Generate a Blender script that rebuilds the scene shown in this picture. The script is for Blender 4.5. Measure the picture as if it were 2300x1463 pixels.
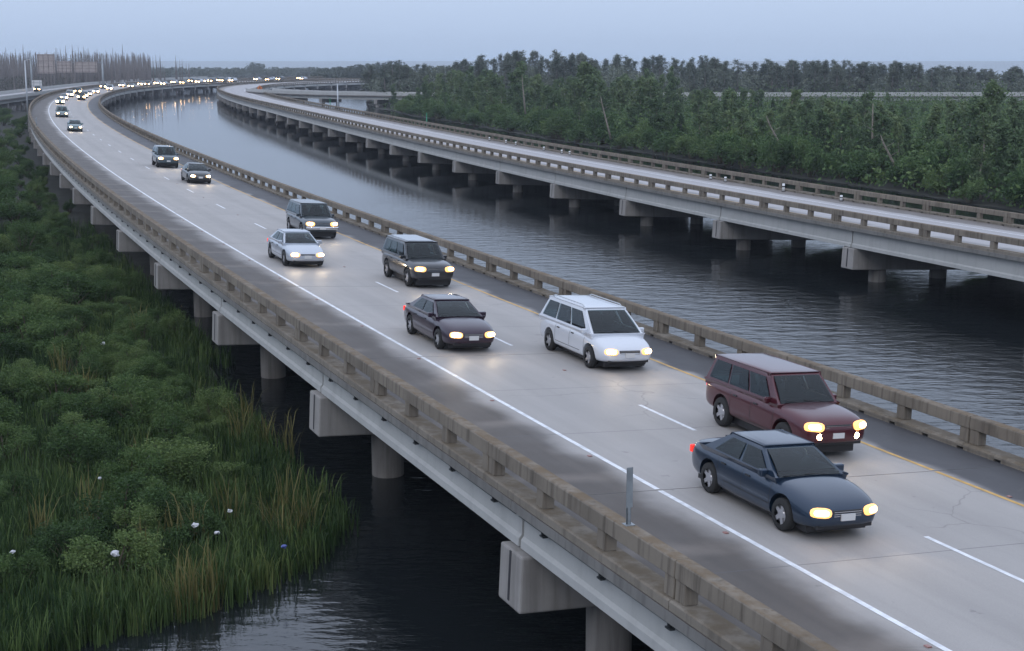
import bpy, bmesh, math, random
import numpy as np
from mathutils import Vector, Matrix

for o in list(bpy.data.objects):
    bpy.data.objects.remove(o)
scene = bpy.context.scene
COL = scene.collection
R = math.radians

# ------------------------------------------------------------------ camera, sky, sun, exposure
CAM_Z = 9.287                      # above the crown of the near deck (z = 0); water lies at WZ
WZ = -3.45
cam_d = bpy.data.cameras.new('camera')
cam = bpy.data.objects.new('camera', cam_d)
COL.objects.link(cam)
cam_d.sensor_width = 36.0
cam_d.lens = 3293.4 / 2300 * 36.0
cam_d.clip_start = 0.1
cam_d.clip_end = 20000
cam.location = (0, 0, CAM_Z)
cam.rotation_euler = (R(90) - math.atan((731.5 - 134.34) / 3293.4), 0, 0)
scene.camera = cam

SUN_EL, SUN_ROT = R(38), R(200)
world = bpy.data.worlds.new('World')
scene.world = world
world.use_nodes = True
nt = world.node_tree
nt.nodes.clear()
w_out = nt.nodes.new('ShaderNodeOutputWorld')
w_bg = nt.nodes.new('ShaderNodeBackground')
w_sky = nt.nodes.new('ShaderNodeTexSky')
w_sky.sky_type = 'NISHITA'
w_sky.sun_disc = False
w_sky.sun_elevation = SUN_EL
w_sky.sun_rotation = SUN_ROT
w_sky.dust_density = 3.0
w_tc = nt.nodes.new('ShaderNodeTexCoord')
w_sep = nt.nodes.new('ShaderNodeSeparateXYZ')
w_pow = nt.nodes.new('ShaderNodeMath'); w_pow.operation = 'POWER'; w_pow.inputs[1].default_value = 0.56; w_pow.use_clamp = True
w_max = nt.nodes.new('ShaderNodeMath'); w_max.operation = 'MAXIMUM'; w_max.inputs[1].default_value = 0.0
w_mix = nt.nodes.new('ShaderNodeMix'); w_mix.data_type = 'RGBA'; w_mix.clamp_factor = True
w_mix.inputs[6].default_value = (4.55, 5.9, 8.2, 1)      # overcast dusk cloud at the horizon
w_mix.inputs[7].default_value = (10.3, 11.4, 14.0, 1)      # and overhead, brighter and greyer
w_blend = nt.nodes.new('ShaderNodeMix'); w_blend.data_type = 'RGBA'
w_blend.inputs[0].default_value = 0.93
nt.links.new(w_tc.outputs['Generated'], w_sep.inputs[0])
nt.links.new(w_sep.outputs['Z'], w_max.inputs[0])
nt.links.new(w_max.outputs[0], w_pow.inputs[0])
nt.links.new(w_pow.outputs[0], w_mix.inputs[0])
nt.links.new(w_sky.outputs[0], w_blend.inputs[6])
nt.links.new(w_mix.outputs[2], w_blend.inputs[7])
nt.links.new(w_blend.outputs[2], w_bg.inputs['Color'])
w_bg.inputs['Strength'].default_value = 0.1
nt.links.new(w_bg.outputs[0], w_out.inputs['Surface'])

sun_d = bpy.data.lights.new('sun', 'SUN')
sun_d.energy = 0.5
sun_d.angle = R(30)
sun_d.color = (1.0, 0.96, 0.92)
sun = bpy.data.objects.new('sun', sun_d)
COL.objects.link(sun)
sun.location = (0, 0, 60)
sun.rotation_euler = Vector((math.sin(SUN_ROT) * math.cos(SUN_EL), math.cos(SUN_ROT) * math.cos(SUN_EL), math.sin(SUN_EL))).to_track_quat('Z', 'Y').to_euler()

scene.view_settings.view_transform = 'Standard'
scene.view_settings.look = 'None'
scene.view_settings.exposure = 0.0
scene.view_settings.gamma = 1.0
scene.view_settings.use_curve_mapping = False
scene.render.engine = 'CYCLES'
scene.cycles.use_denoising = True
scene.cycles.max_bounces = 6
scene.cycles.transparent_max_bounces = 6
scene.cycles.volume_bounces = 0
scene.cycles.sample_clamp_indirect = 4.0
scene.cycles.caustics_reflective = False
scene.cycles.caustics_refractive = False

# ------------------------------------------------------------------ helpers
def tag(o, label=None, cat=None, group=None, kind=None):
    if label: o['label'] = label
    if cat: o['category'] = cat
    if group: o['group'] = group
    if kind: o['kind'] = kind
    return o

def link(name, data, parent=None, loc=None, rz=None, mat=None):
    o = bpy.data.objects.new(name, data)
    COL.objects.link(o)
    if parent is not None:
        o.parent = parent
    if loc is not None: o.location = loc
    if rz is not None: o.rotation_euler = (0, 0, rz)
    if mat is not None and data is not None and not data.materials:
        data.materials.append(mat)
    return o

def empty(name, loc=(0, 0, 0), rz=0.0):
    o = link(name, None, None, loc, rz)
    o.empty_display_size = 0.2
    return o

class MB:
    """collects boxes, tubes and faces into ONE mesh"""
    def __init__(self): self.v = []; self.f = []; self.smooth = []
    def faces(self, verts, faces, smooth=False):
        b = len(self.v)
        self.v += [tuple(p) for p in verts]
        for fc in faces:
            self.f.append([b + i for i in fc]); self.smooth.append(smooth)
    def box(self, x0, x1, y0, y1, z0, z1):
        self.faces([(x0, y0, z0), (x1, y0, z0), (x1, y1, z0), (x0, y1, z0), (x0, y0, z1), (x1, y0, z1), (x1, y1, z1), (x0, y1, z1)],
                   [(0, 3, 2, 1), (4, 5, 6, 7), (0, 1, 5, 4), (1, 2, 6, 5), (2, 3, 7, 6), (3, 0, 4, 7)])
    def prism(self, prof, x0, x1, smooth=False):
        """profile [(y, z)...] counter-clockwise seen from +x, swept along x"""
        n = len(prof)
        vs = [(x0, y, z) for y, z in prof] + [(x1, y, z) for y, z in prof]
        fs = [(i, (i + 1) % n, n + (i + 1) % n, n + i) for i in range(n)]
        self.faces(vs, fs, smooth)
        self.faces(vs, [tuple(range(n - 1, -1, -1)), tuple(range(n, 2 * n))])
    def tube(self, pts, rad, n=8, cap=True, smooth=True):
        pts = [Vector(p) for p in pts]
        rads = rad if isinstance(rad, (list, tuple)) else [rad] * len(pts)
        vs = []
        for i, p in enumerate(pts):
            d = (pts[min(i + 1, len(pts) - 1)] - pts[max(i - 1, 0)]).normalized()
            a = Vector((0, 0, 1)) if abs(d.z) < 0.9 else Vector((1, 0, 0))
            u = d.cross(a).normalized(); w = d.cross(u)
            for k in range(n):
                t = 2 * math.pi * k / n
                vs.append(p + (u * math.cos(t) + w * math.sin(t)) * rads[i])
        fs = [(i * n + k, i * n + (k + 1) % n, (i + 1) * n + (k + 1) % n, (i + 1) * n + k) for i in range(len(pts) - 1) for k in range(n)]
        self.faces(vs, fs, smooth)
        if cap:
            self.faces(vs, [tuple(range(n - 1, -1, -1)), tuple(range((len(pts) - 1) * n, len(pts) * n))])
    def mesh(self, name, mat=None, bevel=0.0, seg=2):
        me = bpy.data.meshes.new(name)
        me.from_pydata(self.v, [], self.f)
        me.polygons.foreach_set('use_smooth', self.smooth)
        bm = bmesh.new(); bm.from_mesh(me)
        bmesh.ops.remove_doubles(bm, verts=bm.verts, dist=1e-5)
        bmesh.ops.recalc_face_normals(bm, faces=bm.faces)
        if bevel > 0:
            bmesh.ops.bevel(bm, geom=[e for e in bm.edges if len(e.link_faces) == 2 and e.calc_face_angle(0) > 0.6], offset=bevel, segments=seg, affect='EDGES', profile=0.5)
        bm.to_mesh(me); bm.free()
        if mat: me.materials.append(mat)
        return me

def np_mesh(name, verts, faces_flat, loop_tot, mat=None, tint=None, smooth=False):
    me = bpy.data.meshes.new(name)
    nv = len(verts); loop_tot = np.asarray(loop_tot, dtype=np.int32); nf = len(loop_tot)
    me.vertices.add(nv); me.vertices.foreach_set('co', np.asarray(verts, dtype=np.float32).ravel())
    me.loops.add(len(faces_flat)); me.loops.foreach_set('vertex_index', np.asarray(faces_flat, dtype=np.int32))
    me.polygons.add(nf)
    st = np.concatenate(([0], np.cumsum(loop_tot)[:-1])).astype(np.int32)
    me.polygons.foreach_set('loop_start', st)
    me.polygons.foreach_set('loop_total', loop_tot)
    if smooth: me.polygons.foreach_set('use_smooth', np.ones(nf, dtype=bool))
    if tint is not None:
        a = me.attributes.new('tint', 'FLOAT', 'FACE')
        a.data.foreach_set('value', np.asarray(tint, dtype=np.float32))
    me.update(calc_edges=True); me.validate()
    if mat: me.materials.append(mat)
    return me

def join_copies(name, me, mats, mat):
    """one mesh out of many transformed copies of a small mesh"""
    nv = len(me.vertices)
    co = np.empty(nv * 3, dtype=np.float64); me.vertices.foreach_get('co', co); co = co.reshape(-1, 3)
    li = np.empty(len(me.loops), dtype=np.int32); me.loops.foreach_get('vertex_index', li)
    lt = np.empty(len(me.polygons), dtype=np.int32); me.polygons.foreach_get('loop_total', lt)
    V, F, T = [], [], []
    for k, M in enumerate(mats):
        A = np.array(M)
        V.append(co @ A[:3, :3].T + A[:3, 3]); F.append(li + k * nv); T.append(lt)
    return np_mesh(name, np.concatenate(V), np.concatenate(F), np.concatenate(T), mat)

# ------------------------------------------------------------------ materials
def new_mat(name):
    m = bpy.data.materials.new(name); m.use_nodes = True
    t = m.node_tree; b = t.nodes['Principled BSDF']
    return m, t, b

def N(t, kind, **kw):
    n = t.nodes.new(kind)
    for k, v in kw.items():
        setattr(n, k, v)
    return n

def ramp(t, fac, stops, interp='LINEAR'):
    r = N(t, 'ShaderNodeValToRGB'); r.color_ramp.interpolation = interp
    els = r.color_ramp.elements
    while len(els) < len(stops): els.new(0.5)
    for e, (p, c) in zip(els, stops):
        e.position = p; e.color = (*c, 1) if len(c) == 3 else c
    t.links.new(fac, r.inputs[0])
    return r.outputs[0]

def mixc(t, fac, a, b, mode='MIX'):
    m = N(t, 'ShaderNodeMix', data_type='RGBA', blend_type=mode)
    for sock, val in ((m.inputs[0], fac), (m.inputs[6], a), (m.inputs[7], b)):
        if isinstance(val, bpy.types.NodeSocket): t.links.new(val, sock)
        elif isinstance(val, (int, float)): sock.default_value = val
        else: sock.default_value = (*val, 1)
    return m.outputs[2]

def math_n(t, op, a, b=None, clamp=False):
    m = N(t, 'ShaderNodeMath', operation=op, use_clamp=clamp)
    for i, val in enumerate((a, b)):
        if val is None: continue
        if isinstance(val, bpy.types.NodeSocket): t.links.new(val, m.inputs[i])
        else: m.inputs[i].default_value = val
    return m.outputs[0]

def noise(t, vec, scale, detail=5, rough=0.55, mapping=None):
    if mapping is not None:
        mp = N(t, 'ShaderNodeMapping'); mp.inputs['Scale'].default_value = mapping
        t.links.new(vec, mp.inputs[0]); vec = mp.outputs[0]
    n = N(t, 'ShaderNodeTexNoise'); n.inputs['Scale'].default_value = scale
    n.inputs['Detail'].default_value = detail; n.inputs['Roughness'].default_value = rough
    t.links.new(vec, n.inputs['Vector'])
    return n.outputs['Fac']

def step(t, x, a, b):
    m = N(t, 'ShaderNodeMapRange', interpolation_type='SMOOTHSTEP')
    t.links.new(x, m.inputs[0]); m.inputs[1].default_value = a; m.inputs[2].default_value = b
    return m.outputs[0]

def plain(name, col, rough=0.5, metal=0.0, spec=0.5, vary=0.0, scale=3.0):
    m, t, b = new_mat(name)
    b.inputs['Roughness'].default_value = rough; b.inputs['Metallic'].default_value = metal
    b.inputs['Specular IOR Level'].default_value = spec
    if vary:
        g = N(t, 'ShaderNodeNewGeometry')
        f = noise(t, g.outputs['Position'], scale)
        c = mixc(t, step(t, f, 0.3, 0.7), [x * (1 - vary) for x in col], [min(1, x * (1 + vary)) for x in col])
        t.links.new(c, b.inputs['Base Color'])
    else:
        b.inputs['Base Color'].default_value = (*col, 1)
    return m

def concrete(name, base, dark, stain=0.5, streak=(6, 6, 0.5), top=None, rough=0.9):
    """weathered concrete: blotches, vertical run-off streaks, dirty upper faces"""
    m, t, b = new_mat(name)
    g = N(t, 'ShaderNodeNewGeometry'); P = g.outputs['Position']
    blot = step(t, noise(t, P, 0.7, 6), 0.35, 0.7)
    strk = step(t, noise(t, P, 1.0, 5, 0.6, streak), 0.45, 0.72)
    fine = noise(t, P, 14, 4)
    c = mixc(t, math_n(t, 'MULTIPLY', blot, 0.45 * stain), base, dark)
    c = mixc(t, math_n(t, 'MULTIPLY', strk, 0.75 * stain), c, dark)
    c = mixc(t, math_n(t, 'MULTIPLY', fine, 0.35), c, [x * 0.75 for x in base])
    if top:
        sn = N(t, 'ShaderNodeSeparateXYZ'); t.links.new(g.outputs['Normal'], sn.inputs[0])
        up = step(t, sn.outputs['Z'], 0.5, 0.9)
        tn = step(t, noise(t, P, 1.6, 6, 0.65), 0.3, 0.62)
        c = mixc(t, math_n(t, 'MULTIPLY', math_n(t, 'MULTIPLY', up, tn), 0.85), c, top)
    t.links.new(c, b.inputs['Base Color'])
    b.inputs['Roughness'].default_value = rough
    b.inputs['Specular IOR Level'].default_value = 0.3
    bp = N(t, 'ShaderNodeBump'); bp.inputs['Strength'].default_value = 0.35; bp.inputs['Distance'].default_value = 0.02
    t.links.new(noise(t, P, 9, 6), bp.inputs['Height']); t.links.new(bp.outputs[0], b.inputs['Normal'])
    return m

def deck_material(name, v_left, v_right, lane, left_col, right_col, rough=0.5):
    """deck concrete: worn pale lanes, dirty shoulders; UV = (distance along, offset from lane line)"""
    m, t, b = new_mat(name)
    uv = N(t, 'ShaderNodeUVMap'); uv.uv_map = 'lane'
    sp = N(t, 'ShaderNodeSeparateXYZ'); t.links.new(uv.outputs[0], sp.inputs[0])
    S, V = sp.outputs['X'], sp.outputs['Y']
    UVv = uv.outputs[0]
    wob = math_n(t, 'MULTIPLY', math_n(t, 'SUBTRACT', noise(t, UVv, 0.35, 4), 0.5), 1.6)
    Vw = math_n(t, 'ADD', V, wob)
    blot = step(t, noise(t, UVv, 0.28, 7, 0.6, (0.6, 1.4, 1)), 0.32, 0.72)
    long_s = step(t, noise(t, UVv, 1.0, 5, 0.6, (0.06, 1.9, 1)), 0.38, 0.68)
    fine = noise(t, UVv, 9, 5, 0.7)
    lanec = mixc(t, math_n(t, 'MULTIPLY', blot, 0.4), lane, [x * 0.80 for x in lane])
    lanec = mixc(t, math_n(t, 'MULTIPLY', long_s, 0.3), lanec, [x * 0.72 for x in lane])
    # darker oil track down the middle of each lane
    for c0 in ((v_left + v_right) / 2 + 1.83, (v_left + v_right) / 2 - 1.83):
        d = math_n(t, 'ABSOLUTE', math_n(t, 'SUBTRACT', V, c0))
        tr = math_n(t, 'MULTIPLY', math_n(t, 'SUBTRACT', 1.0, step(t, d, 0.1, 0.75)), 0.22)
        lanec = mixc(t, tr, lanec, [x * 0.6 for x in lane])
    shl = mixc(t, math_n(t, 'MULTIPLY', blot, 0.7), left_col, [x * 0.72 for x in left_col])
    shl = mixc(t, math_n(t, 'MULTIPLY', long_s, 0.5), shl, [x * 0.6 for x in left_col])
    # washed pale bands across the shoulder at the panel joints
    band = math_n(t, 'ABSOLUTE', math_n(t, 'SUBTRACT', math_n(t, 'FRACT', math_n(t, 'DIVIDE', math_n(t, 'ADD', S, math_n(t, 'ADD', 2.1, math_n(t, 'MULTIPLY', wob, 0.8))), 5.17)), 0.5))
    bandf = math_n(t, 'MULTIPLY', math_n(t, 'SUBTRACT', 1.0, step(t, band, 0.0, 0.11)), step(t, noise(t, UVv, 0.5, 4), 0.3, 0.55))
    shl = mixc(t, math_n(t, 'MULTIPLY', bandf, 0.65), shl, [x * 1.9 for x in left_col])
    shr = mixc(t, blot, right_col, [x * 0.72 for x in right_col])
    c = mixc(t, step(t, Vw, v_left - 0.1, v_left + 0.9), lanec, shl)
    c = mixc(t, step(t, Vw, v_right + 0.25, v_right - 0.35), c, shr)
    cut = math_n(t, 'ABSOLUTE', math_n(t, 'SUBTRACT', math_n(t, 'FRACT', math_n(t, 'DIVIDE', math_n(t, 'SUBTRACT', S, 4.3), 5.1667)), 0.5))
    c = mixc(t, math_n(t, 'MULTIPLY', step(t, cut, 0.4955, 0.499), 0.7), c, (0.10, 0.10, 0.11))
    crk = N(t, 'ShaderNodeTexVoronoi', feature='DISTANCE_TO_EDGE'); crk.inputs['Scale'].default_value = 0.22
    wv = N(t, 'ShaderNodeVectorMath', operation='ADD'); nz = N(t, 'ShaderNodeTexNoise'); nz.inputs['Scale'].default_value = 0.8; t.links.new(UVv, nz.inputs['Vector'])
    t.links.new(UVv, wv.inputs[0]); t.links.new(nz.outputs['Color'], wv.inputs[1]); t.links.new(wv.outputs[0], crk.inputs['Vector'])
    crf = math_n(t, 'MULTIPLY', math_n(t, 'SUBTRACT', 1.0, step(t, crk.outputs['Distance'], 0.0, 0.007)), step(t, noise(t, UVv, 0.12, 2), 0.5, 0.62))
    c = mixc(t, math_n(t, 'MULTIPLY', crf, 0.4), c, (0.12, 0.115, 0.11))
    grit = step(t, noise(t, UVv, 34, 3, 0.6), 0.35, 0.7)
    c = mixc(t, math_n(t, 'MULTIPLY', grit, 0.28), c, mixc(t, 1.0, c, (0.62, 0.61, 0.60), 'MULTIPLY'))
    spot = step(t, noise(t, UVv, 2.2, 3, 0.5), 0.69, 0.76)
    c = mixc(t, math_n(t, 'MULTIPLY', spot, 0.35), c, (0.09, 0.088, 0.09))
    c = mixc(t, math_n(t, 'MULTIPLY', fine, 0.3), c, mixc(t, 1.0, c, (0.6, 0.6, 0.6), 'MULTIPLY'))
    t.links.new(c, b.inputs['Base Color'])
    rr = N(t, 'ShaderNodeMapRange'); t.links.new(noise(t, UVv, 0.6, 5), rr.inputs[0])
    rr.inputs[3].default_value = rough - 0.12; rr.inputs[4].default_value = rough + 0.14
    t.links.new(rr.outputs[0], b.inputs['Roughness'])
    b.inputs['Specular IOR Level'].default_value = 0.45
    bp = N(t, 'ShaderNodeBump'); bp.inputs['Strength'].default_value = 0.2; bp.inputs['Distance'].default_value = 0.008
    t.links.new(noise(t, UVv, 20, 3), bp.inputs['Height']); t.links.new(bp.outputs[0], b.inputs['Normal'])
    return m

def leaf_material(name, c0, c1, c2, transl=0.25):
    m, t, b = new_mat(name)
    at = N(t, 'ShaderNodeAttribute'); at.attribute_name = 'tint'
    oi = N(t, 'ShaderNodeObjectInfo')
    g = N(t, 'ShaderNodeNewGeometry')
    big = noise(t, g.outputs['Position'], 0.16, 3)
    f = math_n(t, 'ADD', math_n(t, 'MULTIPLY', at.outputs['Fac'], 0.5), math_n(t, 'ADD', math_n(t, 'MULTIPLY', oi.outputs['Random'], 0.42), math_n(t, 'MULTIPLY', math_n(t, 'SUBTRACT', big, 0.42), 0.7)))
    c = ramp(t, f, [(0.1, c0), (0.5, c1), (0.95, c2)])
    t.links.new(c, b.inputs['Base Color'])
    b.inputs['Roughness'].default_value = 0.7; b.inputs['Specular IOR Level'].default_value = 0.2
    tr = N(t, 'ShaderNodeBsdfTranslucent'); t.links.new(c, tr.inputs['Color'])
    mx = N(t, 'ShaderNodeMixShader'); mx.inputs[0].default_value = transl
    out = t.nodes['Material Output']
    t.links.new(b.outputs[0], mx.inputs[1]); t.links.new(tr.outputs[0], mx.inputs[2]); t.links.new(mx.outputs[0], out.inputs['Surface'])
    return m

M = {}
M['deck'] = deck_material('deck_concrete', 3.66, -3.66, (0.415, 0.395, 0.378), (0.108, 0.093, 0.081), (0.078, 0.078, 0.084), 0.60)
M['deck_far'] = deck_material('deck_concrete_opposite', 3.66, -3.66, (0.44, 0.425, 0.43), (0.27, 0.26, 0.255), (0.19, 0.168, 0.155), 0.55)
M['rail'] = concrete('weathered_rail_concrete', (0.25, 0.218, 0.178), (0.058, 0.048, 0.04), 1.0, (6, 6, 0.3), (0.15, 0.108, 0.066))
M['curb'] = concrete('curb_concrete', (0.26, 0.232, 0.195), (0.085, 0.074, 0.06), 0.85, (5, 5, 0.35), (0.125, 0.098, 0.065))
M['girder'] = concrete('girder_concrete', (0.47, 0.475, 0.465), (0.30, 0.305, 0.30), 0.45, (2.5, 2.5, 0.5))
M['pier'] = concrete('pier_concrete', (0.35, 0.335, 0.32), (0.14, 0.13, 0.12), 0.75, (3.2, 3.2, 0.22))
M['column'] = concrete('column_concrete', (0.22, 0.208, 0.195), (0.07, 0.065, 0.06), 0.9, (3.5, 3.5, 0.2))  # darker than the caps: shade mixed into the base colour, plus weathering streaks
M['slab'] = concrete('slab_edge_concrete', (0.22, 0.215, 0.205), (0.09, 0.088, 0.085), 0.8, (4, 4, 0.5))
M['white_line'] = plain('white_road_paint', (0.72, 0.74, 0.77), 0.5, vary=0.16, scale=4)
M['yellow_line'] = plain('yellow_road_paint', (0.55, 0.33, 0.08), 0.5, vary=0.2, scale=4)
M['steel'] = plain('galvanised_steel', (0.30, 0.33, 0.35), 0.5, 0.6, vary=0.15)
M['dark_steel'] = plain('dark_conduit', (0.05, 0.055, 0.06), 0.5, 0.3)
M['alu'] = plain('pole_aluminium', (0.5, 0.53, 0.56), 0.5, 0.3)
M['black_joint'] = plain('joint_sealant', (0.035, 0.035, 0.04), 0.8)
M['sign_back'] = plain('sign_back_metal', (0.36, 0.315, 0.30), 0.6, 0.0, vary=0.12, scale=1)
M['sign_white'] = plain('sign_white', (0.6, 0.6, 0.6), 0.6, vary=0.1)
M['orange'] = plain('orange_sign', (0.55, 0.16, 0.04), 0.6)
M['green'] = plain('green_marker', (0.02, 0.25, 0.13), 0.5)
M['reflector'] = plain('reflector_red', (0.30, 0.15, 0.13), 0.35)
M['bollard'] = plain('bollard_white', (0.75, 0.77, 0.78), 0.5)
M['bag'] = plain('white_plastic', (0.52, 0.53, 0.55), 0.5)
M['bag_blue'] = plain('blue_plastic', (0.08, 0.11, 0.35), 0.4)
M['mud'] = plain('marsh_mud', (0.016, 0.017, 0.011), 0.9, vary=0.4, scale=1)
M['bark'] = plain('grey_bark', (0.25, 0.22, 0.185), 0.9, vary=0.3, scale=6)
M['bark_dead'] = plain('dead_bark', (0.15, 0.135, 0.13), 0.9, vary=0.3, scale=3)
M['stem'] = plain('shrub_stem', (0.09, 0.075, 0.05), 0.9)
M['willow'] = leaf_material('willow_leaves', (0.038, 0.07, 0.036), (0.11, 0.168, 0.085), (0.20, 0.255, 0.12))
M['bush'] = leaf_material('shore_bush_leaves', (0.024, 0.056, 0.022), (0.08, 0.142, 0.054), (0.165, 0.23, 0.085))
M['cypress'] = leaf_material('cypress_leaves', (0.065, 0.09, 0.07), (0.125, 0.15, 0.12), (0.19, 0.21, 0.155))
M['marsh_shrub'] = leaf_material('marsh_shrub_leaves', (0.016, 0.04, 0.013), (0.072, 0.128, 0.042), (0.185, 0.245, 0.085))
M['reed'] = leaf_material('reed_blades', (0.024, 0.054, 0.017), (0.105, 0.16, 0.05), (0.31, 0.29, 0.11), 0.3)
M['stalk'] = leaf_material('dry_stalks', (0.10, 0.10, 0.035), (0.16, 0.145, 0.055), (0.22, 0.2, 0.08), 0.3)
M['brush'] = leaf_material('swamp_brush', (0.045, 0.055, 0.045), (0.085, 0.095, 0.07), (0.12, 0.12, 0.095))
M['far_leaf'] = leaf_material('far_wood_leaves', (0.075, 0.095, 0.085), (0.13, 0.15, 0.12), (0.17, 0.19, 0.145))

def water_material():
    m, t, b = new_mat('lake_water')
    b.inputs['Base Color'].default_value = (0.011, 0.014, 0.017, 1)
    b.inputs['Roughness'].default_value = 0.11
    b.inputs['IOR'].default_value = 1.52
    g = N(t, 'ShaderNodeNewGeometry'); P = g.outputs['Position']
    h1 = noise(t, P, 3.6, 3, 0.5, (0.5, 1.2, 1))
    h2 = noise(t, P, 1.1, 2, 0.5, (0.6, 1.2, 1))
    h3 = noise(t, P, 0.035, 2, 0.5)
    amp = N(t, 'ShaderNodeMapRange'); t.links.new(h3, amp.inputs[0])
    amp.inputs[1].default_value = 0.35; amp.inputs[2].default_value = 0.65; amp.inputs[3].default_value = 0.55; amp.inputs[4].default_value = 1.15
    h = math_n(t, 'ADD', math_n(t, 'MULTIPLY', h1, 0.5), h2)
    h = math_n(t, 'MULTIPLY', h, amp.outputs[0])
    sy = N(t, 'ShaderNodeSeparateXYZ'); t.links.new(P, sy.inputs[0])
    calm = N(t, 'ShaderNodeMapRange'); t.links.new(sy.outputs['Y'], calm.inputs[0])     # ruffled between the piers, calmer up the channel
    calm.inputs[1].default_value = 70; calm.inputs[2].default_value = 150; calm.inputs[3].default_value = 1.0; calm.inputs[4].default_value = 0.085
    h = math_n(t, 'MULTIPLY', h, calm.outputs[0])
    bp = N(t, 'ShaderNodeBump'); bp.inputs['Strength'].default_value = 1.0; bp.inputs['Distance'].default_value = 0.055
    t.links.new(h, bp.inputs['Height'])
    # dark body of the water under a mirror whose strength follows Fresnel of the mean surface
    df = N(t, 'ShaderNodeBsdfDiffuse'); df.inputs['Color'].default_value = (0.011, 0.014, 0.016, 1)
    gl = N(t, 'ShaderNodeBsdfGlossy'); gl.distribution = 'MULTI_GGX'; gl.inputs['Roughness'].default_value = 0.06
    t.links.new(bp.outputs[0], gl.inputs['Normal'])
    fr = N(t, 'ShaderNodeFresnel'); fr.inputs['IOR'].default_value = 1.85
    mx = N(t, 'ShaderNodeMixShader'); t.links.new(fr.outputs[0], mx.inputs[0]); t.links.new(df.outputs[0], mx.inputs[1]); t.links.new(gl.outputs[0], mx.inputs[2])
    t.links.new(mx.outputs[0], t.nodes['Material Output'].inputs['Surface'])
    t.nodes.remove(b)
    return m
M['water'] = water_material()

# ------------------------------------------------------------------ paths of the roads
KN = [(-60, -.0006), (10, -.00033), (50, -.00037), (90, -.00041), (130, -.0003), (170, -.00035), (230, -.00042), (300, -.0006), (420, -.0009), (480, -.0018), (560, -.0024), (700, -.0026), (1000, -.0026)]
_s = np.arange(-60, 900, 1.0)
_th = np.cumsum(np.interp(_s, [a for a, b in KN], [b for a, b in KN])); _th = _th - _th[60] + .3982
_x = np.cumsum(-np.sin(_th)); _y = np.cumsum(np.cos(_th))
_x = _x - _x[60] + 8.187; _y = _y - _y[60] + 27.804

class Path:
    def __init__(self, pts, s0=0.0, z=0.0, bank=0.052):
        p = np.asarray(pts, dtype=float)
        d = np.concatenate(([0], np.cumsum(np.hypot(*np.diff(p, axis=0).T))))
        self.s = np.arange(0, d[-1], 1.0)
        self.x = np.interp(self.s, d, p[:, 0]); self.y = np.interp(self.s, d, p[:, 1])
        self.s = self.s + s0
        gx, gy = np.gradient(self.x), np.gradient(self.y)
        self.th = np.unwrap(np.arctan2(-gx, gy))
        self.z = z; self.bank = bank
    def at(self, s, o=0.0, h=0.0):
        x = float(np.interp(s, self.s, self.x)); y = float(np.interp(s, self.s, self.y)); th = float(np.interp(s, self.s, self.th))
        b = math.atan(self.bank)
        oo = o * math.cos(b) - h * math.sin(b); zz = o * math.sin(b) + h * math.cos(b)
        return Vector((x - oo * math.cos(th), y - oo * math.sin(th), self.z + zz))
    def heading(self, s):
        return float(np.interp(s, self.s, self.th))
    def frame(self, sa, sb, o, h=0.0, length=1.0):
        """matrix: local x runs from sa to sb (scaled so that `length` fills the chord), y to the left, z up"""
        a, b = self.at(sa, o, h), self.at(sb, o, h)
        ex = (b - a); L = ex.length; ex.normalize()
        th = self.heading((sa + sb) / 2); bk = math.atan(self.bank)
        ey = Vector((-math.cos(th) * math.cos(bk), -math.sin(th) * math.cos(bk), math.sin(bk)))
        ez = ex.cross(ey).normalized(); ey = ez.cross(ex)
        k = L / length
        return Matrix(((ex.x * k, ey.x, ez.x, a.x), (ex.y * k, ey.y, ez.y, a.y), (ex.z * k, ey.z, ez.z, a.z), (0, 0, 0, 1)))
    def nearest(self, x, y):
        i = int(np.argmin((self.x - x) ** 2 + (self.y - y) ** 2)); dx, dy = x - self.x[i], y - self.y[i]
        return float(self.s[i]), float(-dx * math.cos(self.th[i]) - dy * math.sin(self.th[i]))

near = Path(np.stack([_x, _y], 1), -60.0, 0.0, 0.052)
# the opposite carriageway: beside the near one, swinging a little wider in the bend
OFF = [(-60, -38), (60, -38.2), (97, -39.5), (131, -40.8), (184, -43.3), (226, -44.8), (280, -45.8), (342, -45), (402, -43.3), (459, -40.6), (523, -36.5), (578, -32), (640, -29), (900, -28)]
_oc = np.interp(_s, [a for a, b in OFF], [b for a, b in OFF])
_oc = np.convolve(np.pad(_oc, 20, 'edge'), np.ones(41) / 41, 'valid')
far_b = Path(np.stack([_x - _oc * np.cos(_th), _y - _oc * np.sin(_th)], 1), -60.0, -0.5, 0.05)

def smooth_pts(pts, n=14):
    p = [Vector((a, b, 0)) for a, b in pts]; out = []
    for i in range(len(p) - 1):
        p0, p1, p2, p3 = p[max(i - 1, 0)], p[i], p[i + 1], p[min(i + 2, len(p) - 1)]
        for k in range(n):
            u = k / n
            q = 0.5 * ((2 * p1) + (p2 - p0) * u + (2 * p0 - 5 * p1 + 4 * p2 - p3) * u * u + (3 * p1 - p0 - 3 * p2 + p3) * u ** 3)
            out.append((q.x, q.y))
    out.append((p[-1].x, p[-1].y)); return out
ramp_l = Path(smooth_pts([(-112, 250), (-120, 312), (-128.5, 372), (-138.5, 440), (-151, 530), (-157, 600), (-157.5, 680), (-150, 760)]), 0.0, 0.0, 0.03)
ramp_r = Path(smooth_pts([(-88, 500), (-76, 452), (-55, 416), (-28, 399), (15, 394), (80, 393), (160, 400), (260, 420)]), 0.0, -0.2, 0.0)

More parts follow.
